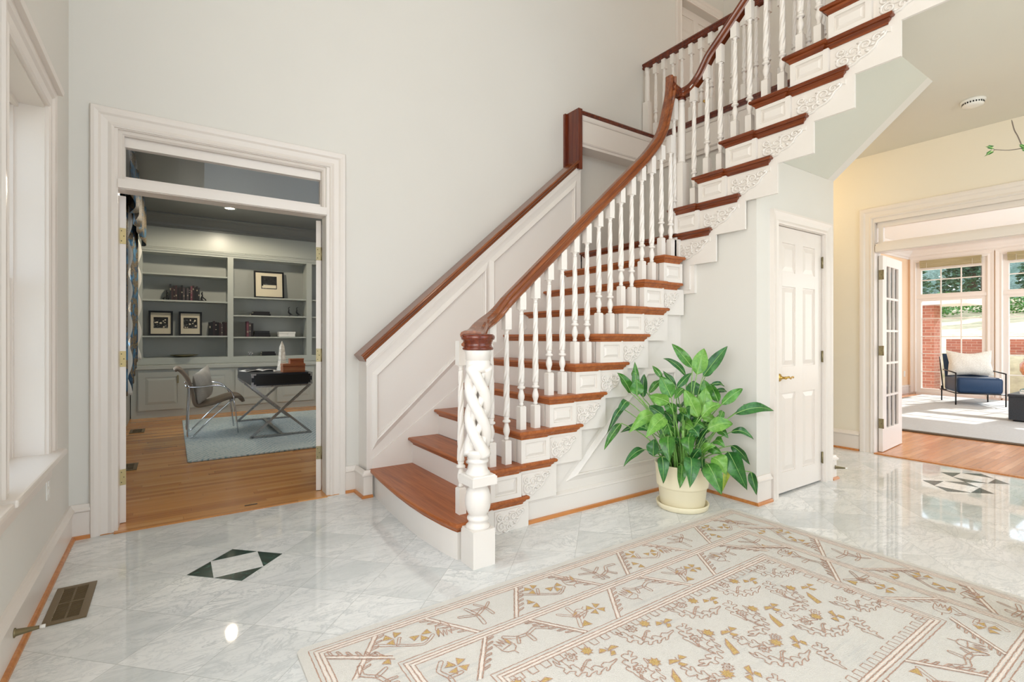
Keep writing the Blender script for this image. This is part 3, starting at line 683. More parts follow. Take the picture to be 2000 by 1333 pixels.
b.prism([(1.24, 0), (1.62, 0), (X1, 1.62), (X1, 1.73), (1.24, .27)], 'y', YN-.008, YN)
dado = struct('wall_dado', b, 'white', 'panelled white dado climbing the wall beside the lower flight', 'panelling')
b = MB(); CP = [(-.0, .012), (-.004, .022), (-.012, .026), (-.022, .024), (-.028, .016), (-.031, .008), (-.044, .006), (-.058, -.004), (-.066, -.006), (-.066, -.16), (0, -.16)]
P = [(X0-.045, YN, zc(X0-.045)), (X1-.045, YN, zc(X1-.045))]
b.sweep([(-a-.0, c) for a, c in CP], P, (0, -1, 0))
o = b.build('dado_cap', 'railx', dado); plabel(o, 'reddish brown raking wood cap')
b = MB(); b.box(3.285, 3.335, YN-.025, YA, 2.84, H2+.003); b.box(3.262, 3.285, YA-.03, YA, 2.83, H2+.003)
o = b.build('upright', 'woodz', dado); plabel(o, 'dark red wood upright')
# fascia round the stairwell at the upstairs floor
b = MB()
b.box(3.335, XS, YN+.012, YA, HC+.02, H2-.035); b.box(XS-.028, XS, 1.26, YN+.012, HC-.0, H2-.035)
fm = [(0, 0), (0, .008), (-.008, .012), (-.02, .006), (-.024, 0)]
b.sweep(fm, [(3.37, YN+.012, HC+.07), (3.37, YN+.012, H2-.09), (4.42, YN+.012, H2-.09), (4.42, YN+.012, HC+.07)], (0, -1, 0), closed=True)
for y_ in (3.62, 2.82, 2.02):
    b.sweep(fm, [(XS-.028, y_, HC+.06), (XS-.028, y_, H2-.09), (XS-.028, y_-.72, H2-.09), (XS-.028, y_-.72, HC+.06)], (-1, 0, 0), closed=True)
fas = struct('trim_7', b, 'trim', 'white panelled fascia below the upstairs floor around the stairwell', 'fascia')
b = MB(); b.sweep([(0, 0), (-.03, 0), (-.036, -.012), (-.03, -.026), (-.02, -.03), (-.012, -.05), (0, -.05)][::-1] , [(3.335, YN+.02, H2+.003), (XS-.03, YN+.02, H2+.003), (XS-.03, 1.26, H2+.003)], (0, 0, 1))
b = MB(); b.sweep([(0, 0), (.03, 0), (.036, -.012), (.03, -.026), (.02, -.03), (.012, -.05), (-.03, -.05), (-.03, 0)], [(3.335, YN+.03, H2+.003), (XS-.03, YN+.03, H2+.003), (XS-.03, 1.26, H2+.003)], (0, 0, 1))
b.box(3.335, XS, YN+.05, YA, H2-.03, H2+.003); b.box(XS-.01, XS+.12, 1.26, YN+.05, H2-.02, H2+.003)
o = b.build('nosing', 'woodz', fas); plabel(o, 'dark red wood nosing')
# upstairs balustrade
gal = thing('balustrade', 'upstairs landing balustrade with dark red rail above the stairwell', 'balustrade', (4.46, 3.8, H2))
gp = baluster(.80).build('baluster', 'white', gal); gp.location = (.0, -.09, .002)
for k in range(1, 22):
    q = gp.copy(); COL.objects.link(q); q.parent = gal; q.location = (.0, -.09-.1155*k, .002)
GP = [(a*1.0, c*.9) for a, c in RP]
b = MB().loft([(0, .078, .872), (0, -2.6, .872)], GP, [((-1, 0, 0), (0, 0, 1))]*2, smooth=False); b.build('handrail', 'woodz', gal)
b = MB(); b.lathe([(.028, .42), (.03, .43), (.03, .7), (.024, .74), (.03, .75), (.03, .81)], (0, .03, 0), 18); b.box(-.036, .036, -.006, .066, .002, .42); b.build('end_post', 'white', gal)

# ------------------------------------------------------------------ doors
def hinge_mb(b, z, w=.034):                      # plate in the y=0 plane facing -y, knuckle at x=0
    b.box(.002, .034, -.002, .001, z-.045, z+.045); b.tube([(0, -.004, z-.047), (0, -.004, z+.047)], .0055, 8)
    return b
# cupboard door: six panels
DX0, DX1, DY, DZ0, DZ1 = 3.709, 4.415, 1.975, .014, 2.022
door = thing('door_1', 'narrow white six-panel cupboard door under the upper stair flight', 'door', (DX0, DY, 0), kind='structure')
W_ = DX1-DX0; b = MB(); T = .038
b.box(0, W_, .008, T, DZ0, DZ1)
cols = [(.095, .293), (.408, .604)]; rows = [(.165, .765), (.965, 1.575), (1.68, 1.905)]
xs = [0, .095, .293, .408, .604, W_]
for k in (0, 2, 4): b.box(xs[k], xs[k+1], 0, .01, DZ0, DZ1)
zs = [DZ0, .165, .765, .965, 1.575, 1.68, 1.905, DZ1]
for k in (0, 2, 4, 6):
    for a_, c_ in cols: b.box(a_, c_, 0, .01, zs[k], zs[k+1])
for a_, c_ in cols:
    for z0, z1 in rows: b.frustum('y', (a_+.012, c_-.012, z0+.012, z1-.012), (a_+.045, c_-.045, z0+.045, z1-.045), .008, .002)
b.build('leaf', 'trim', door)
b = MB(); b.lathe([(.0, 0), (.028, 0), (.03, .003), (.026, .008), (.012, .012), (.009, .04), (.011, .046), (.011, .054)], (0, 0, 0), 20)
b.xf(Matrix.Rotation(radians(90), 4, 'X')); b.tube([(0, -.05, 0), (.03, -.056, .006), (.06, -.054, -.006), (.085, -.052, .004), (.105, -.05, .004), (.11, -.05, -.004)], [.008, .008, .007, .006, .0065, .005], 10)
b.xf(Matrix.Translation((.055, 0, .885)), 0)
b.build('handle', 'brass', door)
for z_ in (.20, 1.03, 1.80):
    hb_ = MB(); hb_.box(.010, .022, -.010, .002, z_-.045, z_+.045); hb_.tube([(.008, -.012, z_-.047), (.008, -.012, z_+.047)], .006, 8)
    hb_.xf(Matrix.Translation((W_-.006, 0, 0))); hb_.build('hinge', 'brassold', door)
o = casing([(3.70, YC, 0), (3.70, YC, 2.03), (4.43, YC, 2.03), (4.43, YC, 0)], (0, -1, 0), 'trim_8', 'white casing of the cupboard door under the stairs', [(0, 0), (0, .016), (-.012, .022), (-.03, .015), (-.06, .02), (-.08, .03), (-.094, .03), (-.094, 0)])
MB().box(3.69, 3.705, YC, YC+.1, 0, 2.03).box(4.424, 4.44, YC, YC+.1, 0, 2.03).box(3.69, 4.44, YC, YC+.1, 2.026, 2.04).build('door_frame', 'trim', o)
struct('wall_closet', MB().box(3.7, 4.43, YC+.5, YC+.52, 0, 2.05), 'wall', 'back of the cupboard behind its door', 'wall')
# upstairs door
door = thing('door_2', 'white panelled upstairs door seen through the balustrade', 'door', (5.13, YA+.09, H2), kind='structure')
b = MB(); b.box(0, .82, .008, .04, .005, 1.89)
for x0_, x1_ in ((0, .11), (.36, .46), (.71, .82)): b.box(x0_, x1_, 0, .01, .005, 1.89)
for z0_, z1_ in ((.005, .2), (.78, .93), (1.48, 1.58), (1.79, 1.89)): b.box(.11, .36, 0, .01, z0_, z1_); b.box(.46, .71, 0, .01, z0_, z1_)
for x0_ in (.11, .46):
    for z0_, z1_ in ((.2, .78), (.93, 1.48), (1.58, 1.79)): b.frustum('y', (x0_+.012, x0_+.238, z0_+.012, z1_-.012), (x0_+.04, x0_+.21, z0_+.04, z1_-.04), .008, .001)
b.build('leaf', 'trim', door)
b = MB().lathe([(.0, 0), (.026, 0), (.026, .006), (.009, .01), (.009, .03), (.02, .036), (.027, .05), (.022, .062), (0.002, .066)], (0, 0, 0), 18).xf(Matrix.Rotation(radians(90), 4, 'X')).xf(Matrix.Translation((.52, 0, .78)))
b.build('knob', 'brass', door)
# glazed french leaves; hinge line at local origin, leaf runs along +x, thickness along y
def french(nm, label, loc, rz, w, h=2.03, rows=5, cols=3, bot=.24, hz=(.3, 1.05, 1.83), side=-1, th=.036, brassm='hingebrass'):
    o = thing(nm, label, 'door', loc, rz, kind='structure')
    b = MB(); st = .09 if w < .6 else .13
    b.box(0, st, 0, th, .01, h); b.box(w-st, w, 0, th, .01, h); b.box(st, w-st, 0, th, .01, bot); b.box(st, w-st, 0, th, h-.1, h)
    b.build('leaf', 'trim', o, bevel=.002)
    m_ = MB(); a, c = st, w-st
    for k in range(1, cols): x_ = a+(c-a)*k/cols; m_.box(x_-.011, x_+.011, .004, th-.004, bot, h-.1)
    for k in range(1, rows): z_ = bot+(h-.1-bot)*k/rows; m_.box(a, c, .004, th-.004, z_-.011, z_+.011)
    m_.build('muntin', 'trim', o)
    MB().box(a, c, th/2-.002, th/2+.002, bot, h-.1).build('pane', 'glassdoor', o)
    for z_ in hz:
        q = MB(); q.box(-.0025, .0, .001, th-.001, z_-.05, z_+.05)
        y_ = -.005 if side < 0 else th+.005
        q.tube([(-.004, y_, z_-.05), (-.004, y_, z_+.05)], .006, 8)
        for dz in (-.032, 0, .032): q.tube([(-.004, th*.5+(.006 if dz else -.006), z_+dz), (-.002, th*.5+(.006 if dz else -.006), z_+dz)], .0032, 6, 1)
        q.build('hinge', [brassm, 'slot'], o)
    return o
# study pair, swung into the study a little past a right angle
french('door_3', 'left leaf of the white study double door, swung inside, edge on with brass hinges', (-.241, 4.015, 0), radians(102), .58, 2.085, side=1)
french('door_4', 'right leaf of the white study double door, swung inside, edge on with pale hinges', (.950, 4.015, 0), radians(74), .58, 2.085, side=-1, brassm='brassold')
french('door_5', 'white french door with gridded panes opened into the garden room', (6.03, 2.106, 0), radians(4.8), .69, 2.03, side=-1, brassm='brassold')

# ------------------------------------------------------------------ small fittings on walls, floor and ceiling
def inset_tile(cx, cy, nm, lab, grp=None):
    o = thing(nm, lab, 'floor inlay', (cx, cy, 0), group=grp)
    b = MB(); r, q = .2195, .1097
    for k in range(4):
        a = k*pi/2; P = [(-q+.0015, q+.0015), (q-.0015, q+.0015), (0, r)]
        b.prism([(x*cos(a)-y*sin(a), x*sin(a)+y*cos(a)) for x, y in P], 'z', -.002, .0009)
    b.build('corner_piece', 'gmarble', o)
    b = MB().box(-q, q, -q, q, -.002, .0008); b.build('centre_tile', 'marble', o)
inset_tile(.281, 2.976, 'marble_inlay', 'dark green and white diamond inlay in the floor before the study door')
inset_tile(5.155, 1.30, 'marble_inlay', 'dark green and white diamond inlay before the garden room, nearer the rug')
inset_tile(5.595, 1.30, 'marble_inlay', 'dark green and white diamond inlay before the garden room, nearer its threshold')
def register(loc, rz, lx, ly, label, mat='bronze', z=.0):
    o = thing('floor_register', label, 'floor vent', loc, rz); b = MB()
    f = .028; t = .006; X, Y = lx/2, ly/2
    b.box(-X, X, -Y, -Y+f, 0, t); b.box(-X, X, Y-f, Y, 0, t); b.box(-X, -X+f, -Y, Y, 0, t); b.box(X-f, X, -Y, Y, 0, t)
    b.build('frame', mat, o, bevel=.002)
    MB().box(-X+f, X-f, -Y+f, Y-f, -.001, .001).build('duct', 'slot', o)
    s_ = MB(); n = int((ly-2*f)/.0125)
    for k in range(n): y_ = -Y+f+(k+.5)*(ly-2*f)/n; s_.box(-X+f, X-f, y_-.0014, y_+.0014, .001, t-.001)
    s_.box(-.003, .003, -Y+f, Y-f, .001, t-.002); s_.box(-X+f, X-f, -.004, .004, .001, t-.001)
    s_.build('grille', mat, o)
register((-.372, 2.957, 0), 0, .145, .375, 'brown slotted metal floor register in the marble by the left baseboard')
register((-.36, 7.86, .004), 0, .15, .3, 'dark floor register in the oak floor by the study bookcase')
register((-.33, 5.72, .004), 0, .14, .3, 'dark floor register in the oak floor just inside the study door')
tag(MB().box(.42, .50, 3.935, 3.95, .007, .010).build('floor_bolt_plate', 'slot'), 'tiny dark bolt plate in the study threshold boards', 'bolt plate')
def doorstop(loc, rz, label):
    o = thing('door_stop', label, 'door stop', loc, rz)
    b = MB().tube([(0, 0, 0), (.004, 0, 0), (.005, 0, 0), (.07, 0, 0)], [.017, .017, .013, .006], 12); b.build('spring', 'brassold', o)
    MB().tube([(.07, 0, 0), (.086, 0, 0)], .007, 12).build('rubber_tip', 'plastic', o)
doorstop((XW+.018, 2.56, .095), 0, 'brass cone door stop with white tip on the left baseboard')
doorstop((XK-.01, YC-.018, .10), radians(-60), 'small brass door stop on the baseboard right of the cupboard door')
def plate(nm, label, loc, ax, w=.07, h=.115, slots=1):
    o = thing(nm, label, 'switch plate' if nm == 'light_switch' else 'outlet', loc)
    b = MB(); d = {'x': (0, .006, -w/2, w/2), '-y': (-w/2, w/2, -.006, 0), '-x': (-.006, 0, -w/2, w/2)}[ax]
    b.box(*d, -h/2, h/2); b.build('plate', 'plastic', o, bevel=.002)
    b = MB()
    for z_ in ((-.02, .02) if slots == 2 else (0,)):
        e = {'x': (.006, .0085, -.014, .014), '-y': (-.014, .014, -.0085, -.006), '-x': (-.0085, -.006, -.014, .014)}[ax]; b.box(*e, z_-.012-(0 if slots == 2 else .02), z_+.012+(0 if slots == 2 else .02))
    b.build('socket' if slots == 2 else 'rocker', 'plastic', o)
plate('light_switch', 'upper white switch plate on the left wall beside the window', (XW, 3.40, 1.235), 'x')
plate('light_switch', 'lower white switch plate on the left wall beside the window', (XW, 3.40, 1.09), 'x')
plate('power_outlet', 'white power outlet low on the left wall under the window', (XW, 3.27, .46), 'x', slots=2)
plate('power_outlet', 'white outlet on the peach wall of the garden room', (12.70, 4.05, .42), '-y', .08, .12, 2)
for y_, l_ in ((2.66, 'dark hook above the left window, nearer the photo edge'), (3.30, 'tiny dark nail above the right corner of the left window')):
    tag(MB().tube([(XW, y_-.02, 2.455), (XW+.02, y_, 2.462), (XW+.022, y_+(.05 if y_ < 3 else .012), 2.458)], .0045, 6).build('wall_hook', 'slot'), l_, 'hook')
# smoke detector
o = thing('smoke_detector', 'round white smoke detector on the hall ceiling', 'smoke detector', (5.23, 1.22, HC))
MB().lathe([(.03, -.048), (.062, -.046), (.066, -.036), (.066, -.018), (.078, -.014), (.078, 0)], n=36).build('housing', 'plastic', o)
b = MB()
for k in range(24): a = 2*pi*k/24; b.box(.0655, .067, -.0045, .0045, -.034, -.022); b.xf(Matrix.Rotation(2*pi/24, 4, 'Z'))
b.build('vent_slots', 'slot', o)
# study recessed lamp
o = thing('recessed_light', 'lit round recessed lamp in the study ceiling', 'ceiling light', (.69, 8.25, 3.05))
MB().lathe([(.0, -.004), (.062, -.004), (.062, 0)], n=28).build('diffuser', 'lamp', o)
MB().lathe([(.062, -.003), (.066, -.008), (.085, -.006), (.087, 0), (.062, 0)], n=28).build('trim_ring', 'studytrim', o)

# ------------------------------------------------------------------ entrance rug
t = NT('rug_wool'); p = t.pos(); n1 = t.noise(p, 170, 3, .6); n2 = t.noise(t.map(p, (.7, 14, 1)), 3, 4, .6); n3 = t.noise(p, 2.0, 2)
c = t.mix(n1, lin('#cfccc5'), lin('#e4e1db'))
c = t.mix(t.ramp(t.math('MULTIPLY', n2, n3), [(.29, (0, 0, 0, 1)), (.42, (.4,)*3+(1,))]), c, lin('#b9bcbb'))
t.bump(t.noise(p, 330, 2), .7, .004); M['rug'] = t.set(Base_Color=c, Roughness=.95, Specular_IOR_Level=.1)
def yarn(nm, a, d):
    t = NT(nm); p = t.pos(); n1 = t.noise(p, 150, 3, .7); t.bump(n1, .8, .005)
    return t.set(Base_Color=t.ramp(n1, [(.35, lin(a)), (.65, lin(d))]), Roughness=.95, Specular_IOR_Level=.1)
M['rose'] = yarn('rug_rose_yarn', '#a98776', '#cdb0a0'); M['gold'] = yarn('rug_gold_yarn', '#b8995f', '#d6ba84'); M['pink'] = yarn('rug_pale_pink_yarn', '#e9dcd0', '#f2e9e1')
RX0, RX1, RY0, RY1 = .385, 3.18, .17, 2.01; RT = .0125
rg = MB(); rr_ = .018
rg.prism([(RX0+rr_, RY0), (RX1-rr_, RY0), (RX1, RY0+rr_), (RX1, RY1-rr_), (RX1-rr_, RY1), (RX0+rr_, RY1), (RX0, RY1-rr_), (RX0, RY0+rr_)], 'z', .0005, RT)
rnd = random.Random(3)
zoff = [0]
def ribbon(P, w, m, closed=False, z=None, wob=.0011):
    zoff[0] += 1; z = RT+.0004+(zoff[0] % 97)*.000018+(.0004 if m == 2 else 0) if z is None else z
    Q = []; P = [Vector((x, y, 0)) for x, y in P]
    segs = list(zip(P, P[1:]+P[:1])) if closed else list(zip(P, P[1:]))
    for a, c_ in segs:
        n = max(1, int((c_-a).length/.012))
        for k in range(n): Q.append(a.lerp(c_, k/n)+Vector((rnd.uniform(-wob, wob), rnd.uniform(-wob, wob), 0)))
    if not closed: Q.append(P[-1])
    N = len(Q); vs = []
    for i in range(N):
        a = Q[i-1] if (i or closed) else Q[i]; c_ = Q[(i+1) % N] if (i < N-1 or closed) else Q[i]
        d = (c_-a); d = d.normalized() if d.length > 1e-6 else Vector((1, 0, 0)); s_ = Vector((-d.y, d.x, 0))*w/2*(rnd.uniform(.7, 1.2))
        vs += [(Q[i]+s_).to_tuple()[:2]+(z,), (Q[i]-s_).to_tuple()[:2]+(z,)]
    rg.add(vs, [(2*i, 2*i+1, (2*i+3) % (2*N), (2*i+2) % (2*N)) for i in range(N if closed else N-1)], m)
def blob(P, m=2, line=True):
    zoff[0] += 1; rg.add([(x, y, RT+.0004+(zoff[0] % 97)*.000018) for x, y in P], [tuple(range(len(P)))], m)
    if line: ribbon(P, .0042, 1, True)
def rect(d, w, m):
    ribbon([(RX0+d, RY0+d), (RX1-d, RY0+d), (RX1-d, RY1-d), (RX0+d, RY1-d)], w, m, True)
for base_ in (.036, .288, .53):
    for k, d in enumerate((0, .0155, .031, .0465)): rect(base_+d, .0042, 1)
    for d in (.0232, .0388): rect(base_+d, .0085, 3)
def tf(u, v, cx, cy, a=0, s=1, f=1):
    u *= f; return (cx+(u*cos(a)-v*sin(a))*s, cy+(u*sin(a)+v*cos(a))*s)
def soft(L, n=3):
    cl = (L[0] == L[-1]); P = L[:-1] if cl else L; N = len(P)
    if N < 3: return L
    out = []
    for i in range(N if cl else N-1):
        g = (lambda k: P[k % N]) if cl else (lambda k: P[max(0, min(N-1, k))])
        a, b_, c_, d = g(i-1), g(i), g(i+1), g(i+2)
        for k in range(n):
            t_ = k/n; w_ = t_*t_*(3-2*t_); out.append(tuple(b_[q]+(c_[q]-b_[q])*w_+.3*((c_[q]-a[q])*t_*(1-t_)**2-(d[q]-b_[q])*t_*t_*(1-t_)) for q in (0, 1)))
    out.append(P[0] if cl else P[-1]); return out
def motif(lines, golds, cx, cy, a=0, s=1, f=1):
    lines = [soft(L) for L in lines]
    for L in lines: ribbon([tf(u, v, cx, cy, a, s, f) for u, v in L], .0040, 1)
    for L in golds: blob([tf(u, v, cx, cy, a, s, f) for u, v in L])
def petal(a, r0=.004, r1=.036, sp=.4):
    return [(r0*cos(a), r0*sin(a)), (r1*cos(a-sp), r1*sin(a-sp)), (r1*.86*cos(a), r1*.86*sin(a)), (r1*cos(a+sp), r1*sin(a+sp))]
quad = [petal(a) for a in (.5, 2.1, 3.6, 5.2)]
star = [[(.028*(1 if k % 2 else .62)*cos(k*pi/8), .028*(1 if k % 2 else .62)*sin(k*pi/8)) for k in range(16)]]
starl = [[p_ for p_ in star[0]]+[star[0][0]], [(.008*cos(k*pi/3), .008*sin(k*pi/3)) for k in range(7)]]
def dbl(P, w):                                  # outlined stem
    V = [Vector((x, y)) for x, y in P]; L = []; R = []
    for i, q_ in enumerate(V):
        d = (V[min(i+1, len(V)-1)]-V[max(i-1, 0)]).normalized(); n_ = Vector((-d.y, d.x))*w/2; L.append(tuple(q_+n_)); R.append(tuple(q_-n_))
    return L+R[::-1]+[L[0]]
bell = [[(0, -.05), (0, -.03), (-.02, -.02), (-.026, .0), (-.022, .045)], [(0, -.03), (.02, -.02), (.026, .0), (.024, .048), (.014, .012), (.008, .05), (.002, .012), (-.004, .05), (-.01, .012), (-.022, .045)], [(-.02, 0), (.02, 0)]]
bellg = [[(.024, .048), (.014, .012), (.018, 0), (.027, .02)]]
sprig = [dbl([(0, 0), (.01, .05), (.0, .1)], .01), dbl([(.01, .05), (.05, .07)], .008), dbl([(.01, .05), (-.04, .075)], .008)]
bird = [dbl([(-.09, .02), (-.05, .0), (0, .005), (.04, .03), (.085, .01)], .014), dbl([(0, .005), (.01, -.04)], .012), dbl([(-.04, 0), (-.05, -.035)], .009)]
# vine bands: straight run along the outer or inner line, then a slanted crossing edged with teeth
def vine(O, ex, ey, Ln, w, ph, alt):
    def g(u, v): return (O[0]+ex[0]*u+ey[0]*v, O[1]+ex[1]*u+ey[1]*v)
    T = .673; k = -1
    while (k-1)*T+ph < Ln:
        u0 = k*T+ph
        for (ua, va, ub, vb, sd) in ((u0, w, u0-.14, 0, 1), (u0+.215, w, u0+.35, 0, -1)):
            if 0 <= min(ua, ub) and max(ua, ub) <= Ln:
                for off in (-.011, .011): ribbon([g(ua+off, va), g(ub+off, vb)], .0045, 1)
                ribbon([g(ua, va), g(ub, vb)], .010, 3)
                n = 6; P = []
                for q in range(n):
                    for fr, ho in ((.12, 0), (.15, 1), (.45, 1), (.5, 0)):
                        t_ = (q+fr)/n*.86+.05; P.append(g(ua+(ub-ua)*t_+sd*(.011+.030*ho), va+(vb-va)*t_+ho*.006))
                ribbon(soft(P), .0045, 1)
        def mm(lines, golds, u, v, a=0, s=1, f=1):
            if .06 < u < Ln-.06:
                c_ = g(u, v); A_ = atan2(ex[1], ex[0])+a
                motif(lines, golds, c_[0], c_[1], A_, s*1.22, f)
        if alt % 2 == 0:
            mm([dbl([(-.10, .04), (-.04, .0), (.03, -.04), (.075, -.01)], .010), dbl([(-.04, 0), (-.02, .035)], .008)], [], u0+.10, w*.48)
            mm([], quad[:3], u0+.055, w*.72, .4); mm([], quad[1:], u0+.15, w*.55, 1.2); mm([], quad[:2], u0-.0, w*.24, 2)
            mm(bell, bellg, u0+.245, w*.52, -.2 if k % 2 else 2.9, .95)
            mm(sprig, [], u0+.40, w*.18, .1, 1.15); mm(bird if k % 2 else sprig, [], u0+.47, w*.4, .3, .9)
        else:
            mm(bell, bellg, u0+.04, w*.5, .25, .95); mm(bird, [], u0+.15, w*.60, -.2, .9); mm([], quad, u0-.17, w*.55, .3)
            mm(sprig, quad[:1], u0+.36, w*.2, -.3, 1.2); mm(bell, bellg, u0+.43, w*.62, 2.2, .8)
        k += 1
bo = .0825; wi = .288-.0825
A_ = (RX0+bo, RY1-bo-wi); vine(A_, (1, 0), (0, 1), RX1-RX0-2*bo, wi, .193, 0)
vine((RX1-bo, RY0+bo+wi), (-1, 0), (0, -1), RX1-RX0-2*bo, wi, .193, 0)
vine((RX1-bo-wi, RY1-bo), (0, -1), (1, 0), RY1-RY0-2*bo, wi, .30, 0)
vine((RX0+bo+wi, RY0+bo), (0, 1), (-1, 0), RY1-RY0-2*bo, wi, .30, 0)
b2_ = .3345; wi2 = .53-.3345
vine((RX0+b2_, RY1-b2_-wi2), (1, 0), (0, 1), RX1-RX0-2*b2_, wi2, .293, 1)
vine((RX1-b2_, RY0+b2_+wi2), (-1, 0), (0, -1), RX1-RX0-2*b2_, wi2, .293, 1)
vine((RX1-b2_-wi2, RY1-b2_), (0, -1), (1, 0), RY1-RY0-2*b2_, wi2, .22, 1)
vine((RX0+b2_+wi2, RY0+b2_), (0, 1), (-1, 0), RY1-RY0-2*b2_, wi2, .22, 1)
# teeth round the centre field
fx0, fx1, fy0, fy1 = RX0+.58, RX1-.58, RY0+.58, RY1-.58
def teeth(O, e, nrm, L):
    n = int(L/.0575); st = L/n; P = []
    for k in range(n):
        for fr, h in ((.22, 0), (.26, 1), (.74, 1), (.78, 0)): P.append((O[0]+e[0]*(k+fr)*st+nrm[0]*h*.03, O[1]+e[1]*(k+fr)*st+nrm[1]*h*.03))
    for k in range(n): ribbon(P[4*k:4*k+4], .0042, 1)
teeth((fx0, fy1), (1, 0), (0, -1), fx1-fx0); teeth((fx0, fy0), (1, 0), (0, 1), fx1-fx0)
teeth((fx0, fy0), (0, 1), (1, 0), fy1-fy0); teeth((fx1, fy0), (0, 1), (-1, 0), fy1-fy0)
# field: branching boughs, stars, gold leaves on a half drop grid
def feather(n, L, bend=0.0):
    top = []; bot = []
    for k in range(n):
        u = -L/2+L*k/n; st = L/n; h = .030*(1-.35*k/n)
        for du, v in ((0, .006), (.15, .006), (-.25, .6), (.10, 1.0), (.62, .22)): top.append((u+du*st+(.0 if v < .1 else st*.3), .006+v*h if v > .1 else .006))
        for du, v in ((.5, .006), (.35, .75), (.62, 1.0), (.98, .2)): bot.append((u+du*st, -.006-v*h if v > .1 else -.006))
    P = [(-L/2-.02, .012)]+top+[(L/2+.03, .004), (L/2+.03, -.006)]+bot[::-1]+[(-L/2-.01, -.012)]
    return [[(x, y+bend*x*x*3) for x, y in P+[P[0]]]]
bough = feather(5, .22, 1.2)+[dbl([(-.02, .004), (.012, .065), (.03, .072)], .009)]
goldleaf = [[(-.045, .012), (-.02, .028), (.0, .012), (.012, -.004), (-.01, .002)], [(.012, .004), (.035, .022), (.05, -.006), (.028, -.004)], [(0, -.006), (.012, -.034), (-.012, -.03), (-.016, -.01)]]
tri = [[(-.055, .012), (-.04, -.018), (.065, -.004), (.02, .014)]]
gx = .318; row = 0; y_ = fy1-.085
while y_ > fy0+.04:
    x_ = fx0+.075+(gx/2 if row % 2 else 0)
    while x_ < fx1-.05:
        a = -.55 if row % 2 == 0 else .62
        motif([[(-.012, -.022), (0, .0), (.012, .022)]], goldleaf, x_, y_, -.3+(row % 3)*.4, .92, 1 if row % 2 else -1)
        if x_+.12 < fx1-.12:
            motif(bough, [], x_+.165, y_-.04, a, .86, 1)
            motif(feather(3, .13, -1), [], x_+.005, y_-.095, a+1.5, .85, -1)
        motif([[(.008*cos(k*pi/3), .008*sin(k*pi/3)) for k in range(7)]], star, x_-.075, y_+.045, 0, .9)
        if x_+.2 < fx1-.03: motif(starl, [], x_+.17, y_+.05, 0, .9)
        if row % 2: motif([], tri, x_-.085, y_-.06, 1.0, .85); motif(starl, [], x_+.12, y_-.12, 0, .8)
        x_ += gx
    y_ -= .185; row += 1
rug = tag(rg.build('area_rug', ['rug', 'rose', 'gold', 'pink'], recalc=True), 'cream wool rug with rose and gold floral border lying on the marble', 'rug')

# ------------------------------------------------------------------ potted plant
CF, CYAW, CV0, CH = 977.18, radians(34.207), 659.2, 1.1876
def at(u, v, Z):                                 # point at depth Z along the view, used to lay out leaves in space
    a = (u-1000)/CF*Z; return Vector((Z*sin(CYAW)+a*cos(CYAW), Z*cos(CYAW)-a*sin(CYAW), CH-(v-CV0)/CF*Z))
PCX, PCY = 2.962, 2.232
plant = thing('potted_plant', 'leafy green houseplant in a cream plastic pot at the corner of the stairs', 'plant', (PCX, PCY, 0))
M['cream'] = paint('cream_plastic', '#efe5c6', .4, .0)
b = MB().lathe([(.0, .014), (.135, .014), (.146, .022), (.150, .03), (.162, .235-.09), (.166, .150), (.172, .155), (.174, .165), (.183, .30), (.188, .306), (.187, .312), (.176, .312), (.170, .29), (.15, .03), (.0, .03)], n=48)
b.build('pot', 'cream', plant)
MB().lathe([(.0, .0), (.160, .0), (.170, .006), (.178, .036), (.176, .041), (.168, .040), (.162, .012), (.0, .012)], n=48).build('saucer', 'cream', plant)
t = NT('potting_soil'); n = t.noise(t.pos(), 90, 4, .7); t.bump(n, 1, .02)
M['soil'] = t.set(Base_Color=t.mix(n, lin('#2a1d13'), lin('#6b4c34')), Roughness=.95)
MB().lathe([(.0, .27), (.12, .275), (.172, .27), (.172, .25), (0, .25)], n=32).build('soil', 'soil', plant)
def leafmat(nm, c1_, c2_, c3_):
    t = NT(nm); p = t.pos(); n = t.noise(p, 30, 5, .7, 1.0); n2 = t.noise(p, 6, 2)
    f = t.math('ADD', t.math('MULTIPLY', n, .6), t.math('MULTIPLY', n2, .4))
    uv = t.n.new('ShaderNodeUVMap') if 0 else None
    t.bump(n, .15, .004)
    return t.set(Base_Color=t.ramp(f, [(.36, lin(c1_)), (.5, lin(c2_)), (.66, lin(c3_))]), Roughness=.34, Specular_IOR_Level=.5, Subsurface_Weight=.0)
M['leaf'] = leafmat('leaf_green', '#2a5220', '#44802e', '#64a042'); M['leafd'] = leafmat('leaf_dark_green', '#1f4522', '#2f6a30', '#4b8a40')
M['leafl'] = leafmat('leaf_light_green', '#4a842e', '#6ba040', '#8aba58'); M['leafy'] = leafmat('leaf_yellowing', '#7da03a', '#a9bb45', '#d0cf5a')
M['rib'] = paint('leaf_midrib', '#a9cf7c', .4, 0); M['stem'] = leafmat('stem_green', '#5c8f3f', '#7dae55', '#9cc574')
lr = random.Random(11)
fol = MB(); stm = MB()
